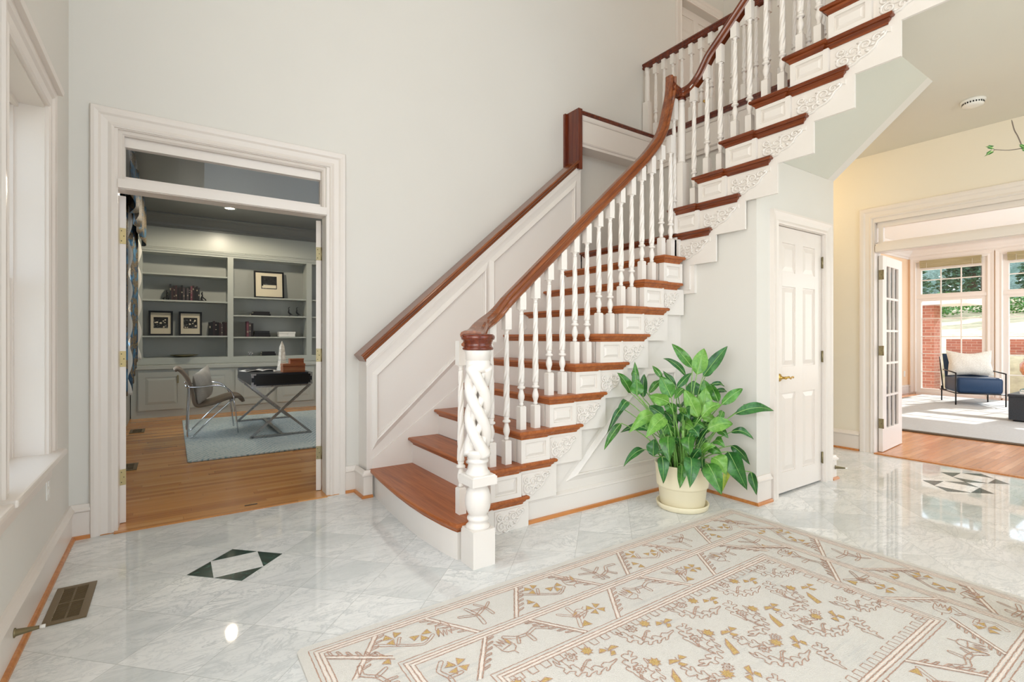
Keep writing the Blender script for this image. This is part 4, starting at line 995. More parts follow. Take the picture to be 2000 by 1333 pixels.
def leaf(B, T_, w, mi=0, droop=.18, roll=0.0, toward=None):
    B = Vector(B); T_ = Vector(T_); ax = T_-B; L = ax.length; d = ax.normalized()
    view = Vector((0, 0, CH))-B; up = (view-d*view.dot(d)).normalized()       # default: blade faces the room
    up = (Matrix.Rotation(roll, 3, d) @ up); sd_ = d.cross(up)
    nu, nv = 12, 7; vs = []
    for i in range(nu):
        t_ = i/(nu-1); wd = w/2*max(.02, (sin(pi*min(1, t_**.78))**.8))*(1-.15*t_)
        if t_ > .93: wd *= (1-t_)/.07*.8+.02
        arch = up*(4*droop*L*t_*(1-t_)*.45)+Vector((0, 0, 4*droop*L*t_*(1-t_)*.55))
        for j in range(nv):
            s_ = (j/(nv-1)*2-1); fold = abs(s_)*wd*.32; wave = .006*sin(t_*11+s_*3+L*40)*abs(s_)
            vs.append(B+ax*t_+arch+sd_*(s_*wd)+up*(fold+wave))
    fol.add(vs, [(i*nv+j, i*nv+j+1, (i+1)*nv+j+1, (i+1)*nv+j) for i in range(nu-1) for j in range(nv-1)], mi, True)
    P = [Vector(vs[i*nv+3])+up*.0012 for i in range(nu)]; fol.tube(P, [.0024*(1-.8*i/(nu-1)) for i in range(nu)], 5, 4)
def stalk(B, root, sag=.04):
    B = Vector(B); R = Vector(root); P = []
    for k in range(9):
        t_ = k/8; q_ = R.lerp(B, t_); h = (B-R); q_.x = R.x+h.x*(t_**1.6); q_.y = R.y+h.y*(t_**1.6); q_.z = R.z+h.z*(t_**.8)+sag*sin(pi*t_)*.4; P.append(q_)
    stm.tube(P, [.0055-.0025*k/8 for k in range(9)], 6, 0)
# each leaf: base px, tip px in the plant crop, width, depth offset from the pot centre, shade
k_ = 1/3.418
LV = [((760, 270), (622, 108), 62, .05, 0, .05), ((790, 315), (838, 140), 90, -.06, 2, .05), ((830, 330), (995, 125), 70, .02, 1, .05), ((845, 330), (925, 242), 50, .08, 1, .05),
 ((718, 325), (565, 208), 40, .10, 1, .2), ((350, 440), (200, 298), 60, .02, 0, .12), ((385, 450), (372, 228), 48, .03, 0, .0), ((390, 450), (390, 345), 80, -.05, 0, .0), ((430, 470), (440, 312), 55, .04, 1, .1),
 ((360, 330), (300, 282), 30, .08, 2, .1), ((620, 470), (545, 322), 88, -.05, 0, .05), ((560, 340), (492, 255), 34, .05, 0, .05), ((650, 400), (563, 292), 40, .08, 1, .05), ((470, 440), (560, 352), 42, .08, 0, .15),
 ((605, 500), (472, 455), 80, -.08, 2, .1), ((655, 405), (752, 305), 46, .06, 1, .1), ((700, 410), (640, 480), 50, .02, 0, .1), ((770, 455), (770, 355), 110, .06, 1, .0), ((800, 600), (708, 415), 84, -.10, 2, .1),
 ((830, 560), (850, 400), 88, -.06, 2, .0), ((870, 470), (835, 348), 70, .02, 0, .05), ((935, 500), (880, 375), 64, .0, 0, .1), ((880, 385), (975, 392), 30, .1, 1, .2), ((905, 430), (990, 430), 30, .1, 1, .2),
 ((955, 515), (1095, 408), 62, -.02, 0, .1), ((820, 600), (955, 520), 66, -.12, 2, .25), ((1040, 580), (1302, 558), 66, .0, 1, .18), ((1110, 530), (1205, 512), 24, .06, 1, .1), ((860, 680), (1030, 645), 84, -.10, 2, .18),
 ((1015, 700), (1168, 748), 44, -.02, 1, .3), ((300, 490), (172, 600), 52, .06, 1, .35), ((290, 540), (145, 705), 40, .0, 1, .3), ((285, 640), (170, 820), 46, -.08, 0, .15), ((500, 590), (335, 705), 74, -.12, 2, .3),
 ((575, 600), (450, 735), 84, -.16, 2, .15), ((570, 590), (470, 525), 80, -.02, 1, .1), ((440, 815), (300, 930), 48, .02, 1, .2), ((470, 690), (268, 700), 50, .02, 1, .25), ((440, 600), (470, 700), 90, .02, 0, .1),
 ((600, 640), (545, 740), 60, .0, 0, .1), ((680, 640), (700, 560), 70, .04, 1, .1), ((745, 650), (735, 560), 60, .02, 0, .1), ((690, 720), (745, 660), 70, .0, 0, .1), ((500, 860), (505, 745), 78, -.06, 1, .12), ((600, 725), (610, 905), 92, -.14, 0, .25),
 ((740, 730), (745, 860), 84, -.12, 0, .3), ((555, 865), (565, 1045), 66, -.15, 1, .3), ((690, 920), (675, 1075), 58, -.17, 0, .2), ((745, 870), (742, 1072), 94, -.20, 1, .3), ((830, 880), (840, 1000), 44, -.10, 1, .3),
 ((860, 910), (955, 1118), 100, -.18, 0, .2), ((890, 870), (985, 985), 96, -.12, 2, .3), ((1000, 830), (1125, 1088), 118, -.10, 1, .3), ((1030, 910), (960, 1098), 50, -.06, 3, .4), ((1020, 790), (1145, 915), 56, .02, 1, .4),
 ((1150, 965), (1190, 1120), 50, -.02, 1, .15), ((850, 590), (900, 660), 60, .04, 0, .1), ((910, 760), (975, 800), 60, -.04, 0, .3), ((780, 790), (860, 760), 80, .0, 1, .2), ((850, 800), (960, 850), 60, -.02, 0, .3),
 ((930, 690), (1000, 740), 50, -.02, 0, .3), ((960, 560), (930, 640), 40, .0, 0, .2), ((640, 660), (580, 600), 80, .03, 1, .2), ((700, 860), (790, 820), 50, .05, 1, .2), ((620, 800), (560, 860), 60, .05, 1, .2)]
ZP = PCX*sin(CYAW)+PCY*cos(CYAW)
for (bx_, by_), (tx_, ty_), w_, dz_, mi, dr in LV:
    P0 = at(1130+bx_*k_, 640+by_*k_, ZP+dz_); P1 = at(1130+tx_*k_, 640+ty_*k_, ZP+dz_*1.25+(-.05 if ty_ > by_ else .03)*lr.uniform(.3, 1.6))
    if P1.z < .03: P1.z = .03
    w3 = w_*k_/CF*ZP*1.18
    def clampy(P): P.y = min(P.y, 2.465); P.x = min(P.x, 3.66 if P.y < 1.92 else 3.37); return P
    P0, P1 = clampy(P0), clampy(P1)
    leaf(P0, P1, w3, mi, dr, lr.uniform(-.45, .45))
    a = lr.uniform(0, 2*pi); dx = (P0-Vector((PCX, PCY, 0))); rt_ = Vector((PCX+.35*dx.x+.03*cos(a), PCY+.3*dx.y+.03*sin(a), .27))
    rt_.x = max(PCX-.11, min(PCX+.11, rt_.x)); rt_.y = max(PCY-.09, min(PCY+.09, rt_.y)); stalk(P0, rt_)
for k in range(26):
    a = lr.uniform(0, 2*pi); r0 = lr.uniform(.03, .17); z0 = lr.uniform(.36, .74); L = lr.uniform(.12, .2)
    B0 = Vector((PCX+r0*cos(a), PCY+r0*sin(a)*.8, z0)); T0 = B0+Vector((cos(a)*L*.6, sin(a)*L*.5, lr.uniform(-.09, .12)))
    leaf(clampy(B0), clampy(T0), lr.uniform(.06, .09), lr.choice((0, 1, 1, 2)), .25, lr.uniform(-.6, .6)); stalk(B0, (PCX+.25*(B0.x-PCX), PCY+.25*(B0.y-PCY), .27))
o = fol.build('foliage', ['leaf', 'leafd', 'leafl', 'leafy', 'rib'], plant, recalc=False); o.matrix_parent_inverse = Matrix.Translation((-PCX, -PCY, 0))
for k in range(5):
    a = k*1.3; stm.tube([(PCX+.05*cos(a), PCY+.05*sin(a), .26), (PCX+.06*cos(a), PCY+.06*sin(a), .40), (PCX+.09*cos(a), PCY+.08*sin(a), .55)], .009, 8, 0)
o = stm.build('stems', 'stem', plant, recalc=False); o.matrix_parent_inverse = Matrix.Translation((-PCX, -PCY, 0))

# twig reaching in at the right edge, in a tall vase standing outside the photo
tw = thing('branch_arrangement', 'thin leafy twig reaching in at the right edge', 'branch', (2.9, .3, RT+.003))
def rel(P): return [Vector(p)-Vector((2.9, .3, RT)) for p in P]
Zt = 2.05
hub = at(1998, 291, Zt)
b = MB()
b.tube(rel(smooth([(2.9, .3, .5), (2.88, .32, 1.1), at(2120, 420, Zt), at(2040, 320, Zt), hub], 5)), .004, 6)
b.tube(rel(smooth([hub, at(1988, 268, Zt), at(1981, 255, Zt), at(1976, 236, Zt)], 4)), [.0022]*12+[.0012], 6)
b.tube(rel(smooth([hub, at(1970, 295, Zt), at(1943, 294, Zt)], 4)), .0016, 6)
b.tube(rel([at(1943, 294, Zt), at(1937, 290, Zt)]), .001, 5); b.tube(rel([at(1943, 294, Zt), at(1937, 300, Zt)]), .001, 5)
M['bark'] = paint('grey_bark', '#6e6256', .8, .3)
b.build('twig', 'bark', tw)
fol = MB()
for p0, p1, w_ in (((1939, 291), (1925, 288), 7), ((1938, 298), (1923, 307), 7), ((2000, 290), (1990, 284), 6), ((2006, 296), (1994, 292), 7), ((2030, 310), (2050, 290), 8), ((2060, 340), (2040, 350), 8)):
    leaf(at(*p0, Zt), at(*p1, Zt-.01), w_/CF*Zt, 0, .1)
fol.v = [tuple(Vector(v)-Vector((2.9, .3, RT))) for v in fol.v]
fol.build('leaves', ['leaf', 'leafd', 'leafl', 'leafy', 'rib'], tw, recalc=False)
MB().lathe([(0, .0), (.09, .0), (.12, .1), (.13, .3), (.08, .5), (.05, .58), (.06, .62), (.052, .62), (.04, .56), (0, .3)], n=28).build('vase', 'cream', tw)

# ------------------------------------------------------------------ study: bookcase and base cabinets
YB0, YB1, YU = 9.05, 9.60, 9.27
bk = thing('bookcase', 'grey-green built-in bookcase with open shelves along the study back wall', 'bookcase', (.8, YU, .74))
Ob = Vector((.8, YU, .74))
def kb(name, b, mats, par=bk, off=Ob, **k):
    o = b.build(name, mats, None, **k); o.parent = par; o.matrix_parent_inverse = Matrix.Translation(-off); return o
b = MB()
for x0_, x1_ in ((-.49, -.365), (.745, .827), (1.95, 2.038), (3.1, 3.2), (4.05, 4.14)): b.box(x0_, x1_, YU, YB1, .775, 2.56)
b.box(-.49, 4.14, YU, YB1, 2.475, 2.56); b.box(-.49, 4.14, YU-.0, YB1, .775, .875)
b.box(-.49, 4.14, 9.25, YB1, 2.56, 3.049)
b.sweep([(0, 0), (0, .012), (.03, .02), (.045, .03), (.055, .03), (.055, 0)], [(-.49, YU, 2.50), (4.14, YU, 2.50)][::-1], (0, -1, 0))
kb('carcass', b, 'studytrim')
kb('back_panel', MB().box(-.40, 4.1, YB1-.02, YB1, .87, 2.48), 'study')
for x0_, x1_, zs_ in ((-.365, .745, (2.165, 1.762, 1.212)), (.827, 1.95, (1.853, 1.552, 1.196)), (2.038, 3.1, (1.853, 1.552, 1.196))):
    for z_ in zs_: kb('shelf', MB().box(x0_, x1_, YU+.02, YB1-.02, z_-.022, z_), 'studytrim')
tag(MB().box(XW+.005, 4.145, YB0-.035, YB1, .712, .772).build('countertop', 'studytrim', bevel=.006), 'grey-green painted counter running under the study shelves', 'countertop')
def cab_door(x0_, x1_, z0_, z1_, par):
    b = MB(); f = .075; w_ = x1_-x0_; h_ = z1_-z0_
    b.box(0, w_, .006, .02, 0, h_); b.box(0, f, 0, .008, 0, h_); b.box(w_-f, w_, 0, .008, 0, h_); b.box(f, w_-f, 0, .008, 0, f); b.box(f, w_-f, 0, .008, h_-f, h_)
    b.frustum('y', (f+.008, w_-f-.008, f+.008, h_-f-.008), (f+.045, w_-f-.045, f+.045, h_-f-.045), .006, -.001)
    o = b.build('door', 'studytrim', par); o.location = Vector((x0_, YB0-.02, z0_))-Vector(par.location); return o
for n_, (x0_, x1_, ds) in enumerate((( -.49, .20, ((-.405, .145),)), (.20, .80, ((.215, .765),)), (.80, 1.42, ((.835, 1.395),)), (1.42, 2.07, ((1.44, 2.02),)), (2.07, 2.7, ((2.10, 2.66),)), (2.7, 4.14, ((2.75, 3.35), (3.4, 4.1))))):
    lab = ('grey-green base cabinet nearest the curtain, its panelled door unobstructed', 'grey-green base cabinet right behind the chair and its cushion', 'grey-green base cabinet behind the left part of the desk legs', 'grey-green base cabinet behind the right part of the desk legs', 'grey-green base cabinet hidden behind the right door leaf', 'grey-green base cabinet at the far right of the study, out of view')[n_]
    cb_ = thing('base_cabinet', lab, 'cabinet', (x0_, YB0, 0), group='base cabinets under the study counter')
    b = MB().box(0, x1_-x0_-.001, 0, YB1-YB0, .0, .711); b.build('body', 'studytrim', cb_)
    for a_, c_ in ds: cab_door(a_, c_, .115, .672, cb_)
    if n_ == 0: o = MB().box(.555, .575, -.03, -.018, .50, .62).build('hinge', 'brassold', cb_)
# framed pictures leaning at the back of the shelves
t = NT('photo_print'); p = t.obj(); n = t.noise(p, 18, 8, .75, 1.5); sp = t.n.new('ShaderNodeSeparateXYZ'); t.put(sp, 0, p)
f = t.math('ADD', n, t.math('MULTIPLY', sp.outputs[2], -.5))
M['print'] = t.set(Base_Color=t.ramp(f, [(.42, lin('#1c1c1c')), (.49, lin('#5a5a58')), (.55, lin('#c9c7c0')), (.62, lin('#3a3a39'))]), Roughness=.5)
M['mat'] = paint('cream_mat_board', '#e6dcc4', .8, 0); M['mats'] = M['mat']
def picture(x0_, x1_, z0_, z1_, label, pw, pdz=.02, kind=0):
    w_, h_ = x1_-x0_, z1_-z0_
    o = thing('picture_frame', label, 'picture', (x0_+w_/2, 9.46, z0_)); o.rotation_euler.x = radians(-7)
    b = MB(); f = .026
    b.sweep([(0, 0), (0, .02), (f, .02), (f, 0)], [(-w_/2, 0, 0), (-w_/2, 0, h_), (w_/2, 0, h_), (w_/2, 0, 0)], (0, -1, 0), closed=True); b.build('frame', 'black', o)
    MB().box(-w_/2+f-.002, w_/2-f+.002, -.008, 0, f-.002, h_-f+.002).build('mat_board', 'mat', o)
    q_ = pw*w_/2; cz = h_/2+pdz
    b = MB().box(-q_, q_, -.0095, -.008, cz-q_*.92, cz+q_*.92)
    b.build('print', 'print', o)
    # plain generic scene in dark and pale patches
    d = MB(); r_ = random.Random(kind)
    if kind == 0:
        d.box(-q_*.9, q_*.9, -.0105, -.0095, cz-q_*.8, cz-q_*.35, 1); d.box(-q_, -q_*.75, -.0105, -.0095, cz-q_*.5, cz+q_*.8)
        for k in range(14): a = r_.uniform(-1, .8); s_ = r_.uniform(.08, .2); d.box(q_*a, q_*(a+s_), -.0106, -.0096, cz+q_*r_.uniform(.0, .7), cz+q_*r_.uniform(.2, .85))
    else:
        for k in range(16): a = r_.uniform(-.9, .7); c_ = r_.uniform(-.85, .6); d.box(q_*a, q_*(a+r_.uniform(.1, .3)), -.0106-.0001*k, -.0096, cz+q_*c_, cz+q_*(c_+r_.uniform(.08, .3)), k % 2)
    d.build('image_patch', ['black', 'mat'], o)
    MB().box(-w_/2+f, w_/2-f, -.0125, -.0120, f, h_-f).build('glazing', 'glass', o)
picture(-.296, .013, 1.213, 1.598, 'black framed photograph with cream mat, nearest the curtain', .60, .01, 1)
picture(.090, .400, 1.213, 1.594, 'black framed photograph beside the short row of dark books', .60, .01, 2)
picture(1.150, 1.620, 1.855, 2.325, 'larger black framed photograph with wide cream mat on the upper right shelf', .52, .04, 0)
# books
ORD = ('first', 'second', 'third', 'fourth', 'fifth', 'sixth', 'seventh', 'eighth', 'ninth', 'tenth', 'eleventh', 'twelfth', 'thirteenth', 'fourteenth', 'fifteenth', 'sixteenth')
bm = [paint('book_cloth_%d' % k, c_, .6, .05) for k, c_ in enumerate(('#1d1b1f', '#2a2024', '#17191d', '#3a2a2c', '#24262b', '#4a4245', '#6a3f4a'))]
M['bookpale'] = paint('book_label_pale', '#8d8573', .6, 0)
rb = random.Random(5)
def book(loc, w_, h_, d_, mi, label, grp=None, flat=False, pale=False, nb=2):
    o = thing('book', label, 'book', loc, group=grp)
    b = MB()
    if flat:
        b.box(-w_/2, w_/2, 0, d_, 0, .004); b.box(-w_/2, w_/2, 0, d_, h_-.004, h_); b.box(-w_/2, w_/2, -.002, .003, 0, h_); b.build('cover', bm[mi], o)
        MB().box(-w_/2+.004, w_/2-.004, .003, d_-.004, .004, h_-.004).build('pages', 'mat', o)
    else:
        b.box(-w_/2, -w_/2+.003, 0, d_, 0, h_); b.box(w_/2-.003, w_/2, 0, d_, 0, h_); b.box(-w_/2, w_/2, -.003, .003, 0, h_); b.build('cover', bm[mi], o)
        MB().box(-w_/2+.003, w_/2-.003, .003, d_-.005, .003, h_-.005).build('pages', 'mat', o)
        if pale:
            b = MB()
            for k in range(nb): z_ = h_*(.2+.55*rb.random()); b.box(-w_/2+.004, w_/2-.004, -.0042, -.003, z_, z_+h_*rb.uniform(.03, .11))
            b.build('spine_label', 'bookpale', o)
    return o
x_ = -.032
for k in range(16):
    w_ = (.40-0)/16; h_ = rb.uniform(.195, .245) if k else .25
    book((x_+w_/2, 9.38, 1.763), w_-.001, h_, .16, rb.randrange(7), ORD[k]+' upright dark book from the left in the long row between bookends', 'books in the long row on the upper left shelf', pale=rb.random() < .75, nb=rb.randrange(1, 4)); x_ += w_
for sx, l_ in ((-1, 'left'), (1, 'right')):
    o = thing('bookend', 'dark figure bookend at the %s end of the long book row' % l_, 'bookend', ((-.058 if sx < 0 else .396), 9.40, 1.7635))
    b = MB().box(-.035, .035, -.04, .05, 0, .01); b.box(-.006 if sx < 0 else -.03, .03 if sx < 0 else .006, .0, .05, .01, .015)
    b.build('base', 'black', o)
    MB().tube(smooth([(0, 0, .01), (sx*-.004, 0, .05), (sx*.008, 0, .09), (sx*.0, 0, .12), (sx*.012, 0, .15)], 4), [.02, .018, .016, .015, .014, .013, .012, .011, .010, .010, .011, .012, .013, .012, .010, .008, .004], 10).tube([(sx*.004, 0, .07), (sx*.05, 0, .03), (sx*.055, 0, .01)], .008, 8).build('figure', 'black', o)
x_ = .492
for k in range(9):
    w_ = .25/9; book((x_+w_/2, 9.38, 1.213), w_-.001, rb.uniform(.19, .235), .16, rb.randrange(6), ORD[k]+' upright dark book from the left in the short row on the lower left shelf', 'books in the short row on the lower left shelf', pale=k % 3 == 0, nb=2); x_ += w_
for k in range(3): book((1.045+.034*k, 9.38, 1.197), .032, (.255, .235, .225)[k], .16, (6, 5, 0)[k], ('purple-spined tall upright book, leftmost on the lower right shelf', 'grey-brown upright book between two others on the lower right shelf', 'black upright book touching the flat book stack on the lower right shelf')[k], pale=k < 2)
for k in range(3): book((1.265, 9.38, 1.197+.033*k), (.25, .235, .225)[k], .032, .17, (0, 2, 4)[k], ('dark flat book at the bottom of the stack on the lower right shelf', 'dark flat book in the middle of the stack on the lower right shelf', 'dark flat book topping the stack on the lower right shelf')[k], flat=True)
for k in range(2): book((1.245+.01*k, 9.38, 1.553+.035*k), (.30, .25)[k], .034, .18, (2, 0)[k], ('dark flat book, lower of two under the large picture', 'dark flat book, upper of two under the large picture')[k], flat=True)
book((1.365, 9.38, .876), .22, .035, .17, 2, 'dark flat book, lower of two on the counter shelf behind the obelisk', flat=True); book((1.36, 9.38, .912), .20, .03, .16, 0, 'dark flat book, upper of two on the counter shelf behind the obelisk', flat=True)
o = thing('box', 'white lidded box on the lower right bookcase shelf', 'box', (1.65, 9.42, 1.197))
MB().box(-.13, .13, -.07, .07, 0, .055).build('body', 'plastic', o, bevel=.004); MB().box(-.135, .135, -.075, .075, .055, .085).box(-.008, .008, -.079, -.074, .035, .07, 0).build('lid', 'plastic', o, bevel=.003)
def heron(x_, h_, label):
    o = thing('bird_figurine', label, 'figurine', (x_, 9.40, 1.553)); b = MB()
    b.tube(smooth([(.05, 0, .025), (.015, 0, .04), (-.015, 0, .07*h_), (-.012, 0, .11*h_), (-.02, 0, .14*h_), (-.01, 0, .155*h_)], 4), [.003]*3+[.010]*3+[.014]*4+[.010]*3+[.006]*5+[.007, .008, .003], 10)
    b.tube([(-.01, 0, .15*h_), (.01, 0, .165*h_)], [.006, .001], 8); b.build('body', 'black', o)
    MB().tube([(-.005, .006, 0), (-.005, .006, .05)], .002, 6).tube([(.006, -.006, 0), (.0, -.006, .05)], .002, 6).lathe([(0, 0), (.02, 0), (.02, .005), (0, .006)], n=16).build('legs', 'black', o)
heron(1.70, 1.0, 'black crane figurine, left of the pair on the bookcase'); heron(1.83, 1.0, 'black crane figurine, right of the pair on the bookcase')
o = thing('dish', 'low gold dish on the bottom left bookcase shelf', 'dish', (.16, 9.382, .879)); MB().lathe([(0, .0), (.08, .0), (.12, .012), (.185, .03), (.19, .036), (.18, .036), (.1, .018), (0, .012)], n=36).build('bowl', 'brassold', o)
o = thing('ornament', 'small pink and silver flower ornament on the bottom right shelf', 'ornament', (1.085, 9.39, .8825)); b = MB()
for k in range(7): a = k*2*pi/7; b.tube([(0, 0, .03), (.025*cos(a), .01, .035+.025*sin(a)), (.04*cos(a), 0, .035+.04*sin(a))], [.004, .014, .003], 8)
b.build('petals', 'steel', o); MB().lathe([(0, 0), (.03, 0), (.03, .008), (.008, .012), (.006, .035), (0, .04)], n=16).build('base', 'chrome', o)

# study rug
t = NT('blue_rug'); p = t.pos(); sp = t.n.new('ShaderNodeSeparateXYZ'); t.put(sp, 0, p)
xx = t.math('ABSOLUTE', t.math('SUBTRACT', t.math('FRACT', t.math('MULTIPLY', sp.outputs[0], 1.6)), .5))
st = t.math('FRACT', t.math('MULTIPLY', t.math('ADD', sp.outputs[1], t.math('MULTIPLY', xx, 1.2)), 11)); n = t.noise(p, 25, 4, .6); n2 = t.noise(p, 300, 2)
f = t.math('ADD', t.math('MULTIPLY', st, .35), t.math('MULTIPLY', n, .65)); t.bump(n2, .8, .006)
M['bluerug'] = t.set(Base_Color=t.ramp(f, [(.3, lin('#7f9ea8')), (.42, lin('#b4c3c4')), (.6, lin('#d2d6d2')), (.72, lin('#a3b8bd'))]), Roughness=.95)
tag(MB().prism([(.12, 5.62), (.14, 5.60), (3.0, 5.60), (3.0, 8.42), (.12, 8.42)], 'z', .0045, .022).build('area_rug', 'bluerug', bevel=.006), 'pale blue chevron rug under the study desk and chair', 'rug')

# desk
M['navy'] = paint('navy_lacquer', '#1f2630', .35, .0)
dk = thing('writing_desk', 'narrow navy campaign desk with silver corners on crossed steel legs', 'desk', (1.08, 7.13, .022))
Od = Vector((1.08, 7.13, .022))
def kd(nm, b, m, par=None, **k):
    o = b.build(nm, m, None, **k); o.parent = par or dk; o.matrix_parent_inverse = Matrix.Translation(-Od) if not par else Matrix.Identity(4); return o
x0_, x1_, y0_, y1_ = .755, 1.412, 6.40, 7.88; z0_, z1_ = .625, .765
kd('top_case', MB().box(x0_, x1_, y0_, y1_, z0_, z1_), 'navy', bevel=.004)
kd('drawer_front', MB().box(x0_+.03, x1_-.03, y0_-.006, y0_, z0_+.018, z1_-.018), 'black')
b = MB()
for x_, s_ in ((x0_, 1), (x1_, -1)):
    for zc_, sz in ((z0_, 1), (z1_, -1)):
        for y_, sy in ((y0_, 1), (y1_, -1)):
            b.box(*sorted((x_-s_*.002, x_+s_*.045)), *sorted((y_-sy*.003, y_)), *sorted((zc_, zc_+sz*.018))); b.box(*sorted((x_-s_*.002, x_+s_*.02)), *sorted((y_-sy*.003, y_)), *sorted((zc_, zc_+sz*.045)))
            b.box(*sorted((x_-s_*.003, x_)), *sorted((y_, y_+sy*.045)), *sorted((zc_, zc_+sz*.018))); b.box(*sorted((x_-s_*.003, x_)), *sorted((y_, y_+sy*.02)), *sorted((zc_, zc_+sz*.045)))
kd('corner_mount', b, 'chrome')
def bar(p0, p1, w=.025, d=.013, u=(0, 1, 0)):
    p0, p1 = Vector(p0), Vector(p1); t_ = (p1-p0).normalized(); u = Vector(u); u = (u-t_*u.dot(t_)).normalized(); s_ = t_.cross(u); return p0, p1, u*d, s_*w/2*1.0
def barmb(b, p0, p1, w=.026, d=.012, u=(0, 1, 0)):
    p0, p1, U, S_ = bar(p0, p1, w, d, u); vs = []
    for p_ in (p0, p1): vs += [p_+U+S_, p_+U-S_, p_-U-S_, p_-U+S_]
    return b.add(vs, [(3, 2, 1, 0), (4, 5, 6, 7)]+[(i, (i+1) % 4, 4+(i+1) % 4, 4+i) for i in range(4)])
for y_ in (6.44, 7.82):
    for a_, c_ in (((.755, y_, .035), (1.40, y_, .62)), ((1.40, y_+.024, .035), (.755, y_+.024, .62))): kd('leg', barmb(MB(), a_, c_), 'steel')
    kd('foot_rail', MB().box(.742, 1.412, y_-.012, y_+.036, .0225, .042), 'steel')
    kd('top_rail', MB().box(.77, 1.40, y_-.01, y_+.034, .603, .626), 'steel')
kd('stretcher', MB().box(1.06, 1.10, 6.47, 7.82, .0225, .042), 'steel')
# on the desk
zt_ = .7655
o = thing('magazine', 'open magazine with black and white pictures on the near edge of the desk', 'magazine', (.90, 6.95, zt_), radians(12)); b = MB()
def page(s_):
    def f_(u, v): x_ = s_*u*.19; return (x_, v*.25-.12, .004+.020*sin(pi*min(1, u*1.1))**.8*(1-u*.5))
    return f_
b.grid(page(1), 10, 4, 0).grid(page(-1), 10, 4, 0); b.build('pages', 'plastic', o, solid=.004)
b = MB()
for s_, u0, u1, v0, v1 in ((1, .15, .8, .2, .8), (-1, .3, .9, .1, .5), (-1, .3, .7, .6, .85)):
    b.grid(lambda u, v: tuple(Vector(page(s_)(u0+(u1-u0)*u, v0+(v1-v0)*v))+Vector((0, 0, .0035))), 6, 3, 0)
b.build('printed_picture', 'black', o)
o = thing('magazine', 'closed black and white magazine beside the obelisk on the desk', 'magazine', (1.14, 6.78, zt_), radians(-8)); MB().box(-.10, .10, -.13, .13, 0, .008).build('cover', 'plastic', o); MB().box(-.08, .04, -.10, .02, .008, .009).box(.0, .08, .04, .1, .008, .009).build('printed_picture', 'black', o)
t = NT('white_stone'); n = t.noise(t.pos(), 12, 5, .6, 1.2); M['stone'] = t.set(Base_Color=t.ramp(n, [(.4, lin('#e9e4d8')), (.62, lin('#c3b9a5')), (.7, lin('#8d8270'))]), Roughness=.35)
o = thing('obelisk', 'white stone obelisk with a wire ring standing on the desk', 'sculpture', (1.17, 6.98, zt_), radians(20)); b = MB()
b.box(-.045, .045, -.045, .045, 0, .03); b.frustum('z', (-.040, .040, -.040, .040), (-.022, .022, -.022, .022), .03, .30); b.frustum('z', (-.022, .022, -.022, .022), (-.001, .001, -.001, .001), .30, .375)
b.build('shaft', 'stone', o, bevel=.002)
MB().tube([(.062*cos(k*pi/12), .062*sin(k*pi/12), .13) for k in range(24)], .0018, 6, closed=True).tube([(.062, 0, .13), (.036, 0, .135)], .0016, 6).tube([(-.062, 0, .13), (-.036, 0, .135)], .0016, 6).build('ring', 'steel', o)
M['cigar'] = wood('cedar_box', '#8a4a2c', '#b0683f', '#c98a5c', 0, .35)
o = thing('wooden_box', 'large reddish wooden box on the near end of the desk', 'box', (1.222, 6.56, zt_), radians(0)); MB().box(-.125, .125, -.085, .085, 0, .072).build('body', 'cigar', o, bevel=.003); MB().box(-.127, .127, -.087, .087, .074, .102).build('lid', 'cigar', o, bevel=.003)
o = thing('wooden_box', 'small wooden box stacked on the larger wooden box', 'box', (1.262, 6.57, zt_+.102)); MB().box(-.078, .078, -.055, .055, 0, .04).build('body', 'cigar', o, bevel=.003); MB().box(-.08, .08, -.057, .057, .042, .06).build('lid', 'cigar', o, bevel=.003)

# chair
M['taupe'] = fabric('taupe_leather', '#75695a', '#84776a', 120, .45, .15)
ch = thing('desk_chair', 'taupe leather chair on a bent chrome tube frame in the study', 'chair', (.40, 7.12, .031)); wy = .255
prof = smooth([(-.375, 0, .775), (-.35, 0, .79), (-.31, 0, .765), (-.245, 0, .66), (-.205, 0, .52), (-.19, 0, .42), (-.165, 0, .365), (-.11, 0, .355), (.02, 0, .38), (.15, 0, .425), (.235, 0, .44), (.30, 0, .425), (.325, 0, .375)], 4)
b = MB(); P = prof; n = len(P); vs = []
for i, p_ in enumerate(P):
    t_ = (P[min(i+1, n-1)]-P[max(i-1, 0)]).normalized(); nn = Vector((-t_.z, 0, t_.x))
    for y_ in (-wy, -wy+.03, 0, wy-.03, wy):
        cvx = .012 if abs(y_) > wy-.01 else (0.006 if y_ else 0)
        vs.append(p_+nn*(.022-cvx)+Vector((0, y_, 0)))
    for y_ in (wy, wy-.03, 0, -wy+.03, -wy): vs.append(p_-nn*(.022-(.012 if abs(y_) > wy-.01 else 0))+Vector((0, y_, 0)))
b.add(vs, [(i*10+j, i*10+(j+1) % 10, (i+1)*10+(j+1) % 10, (i+1)*10+j) for i in range(n-1) for j in range(10)]+[tuple(range(10)), tuple((n-1)*10+j for j in range(10))], 0, True)
b.build('seat_shell', 'taupe', ch)
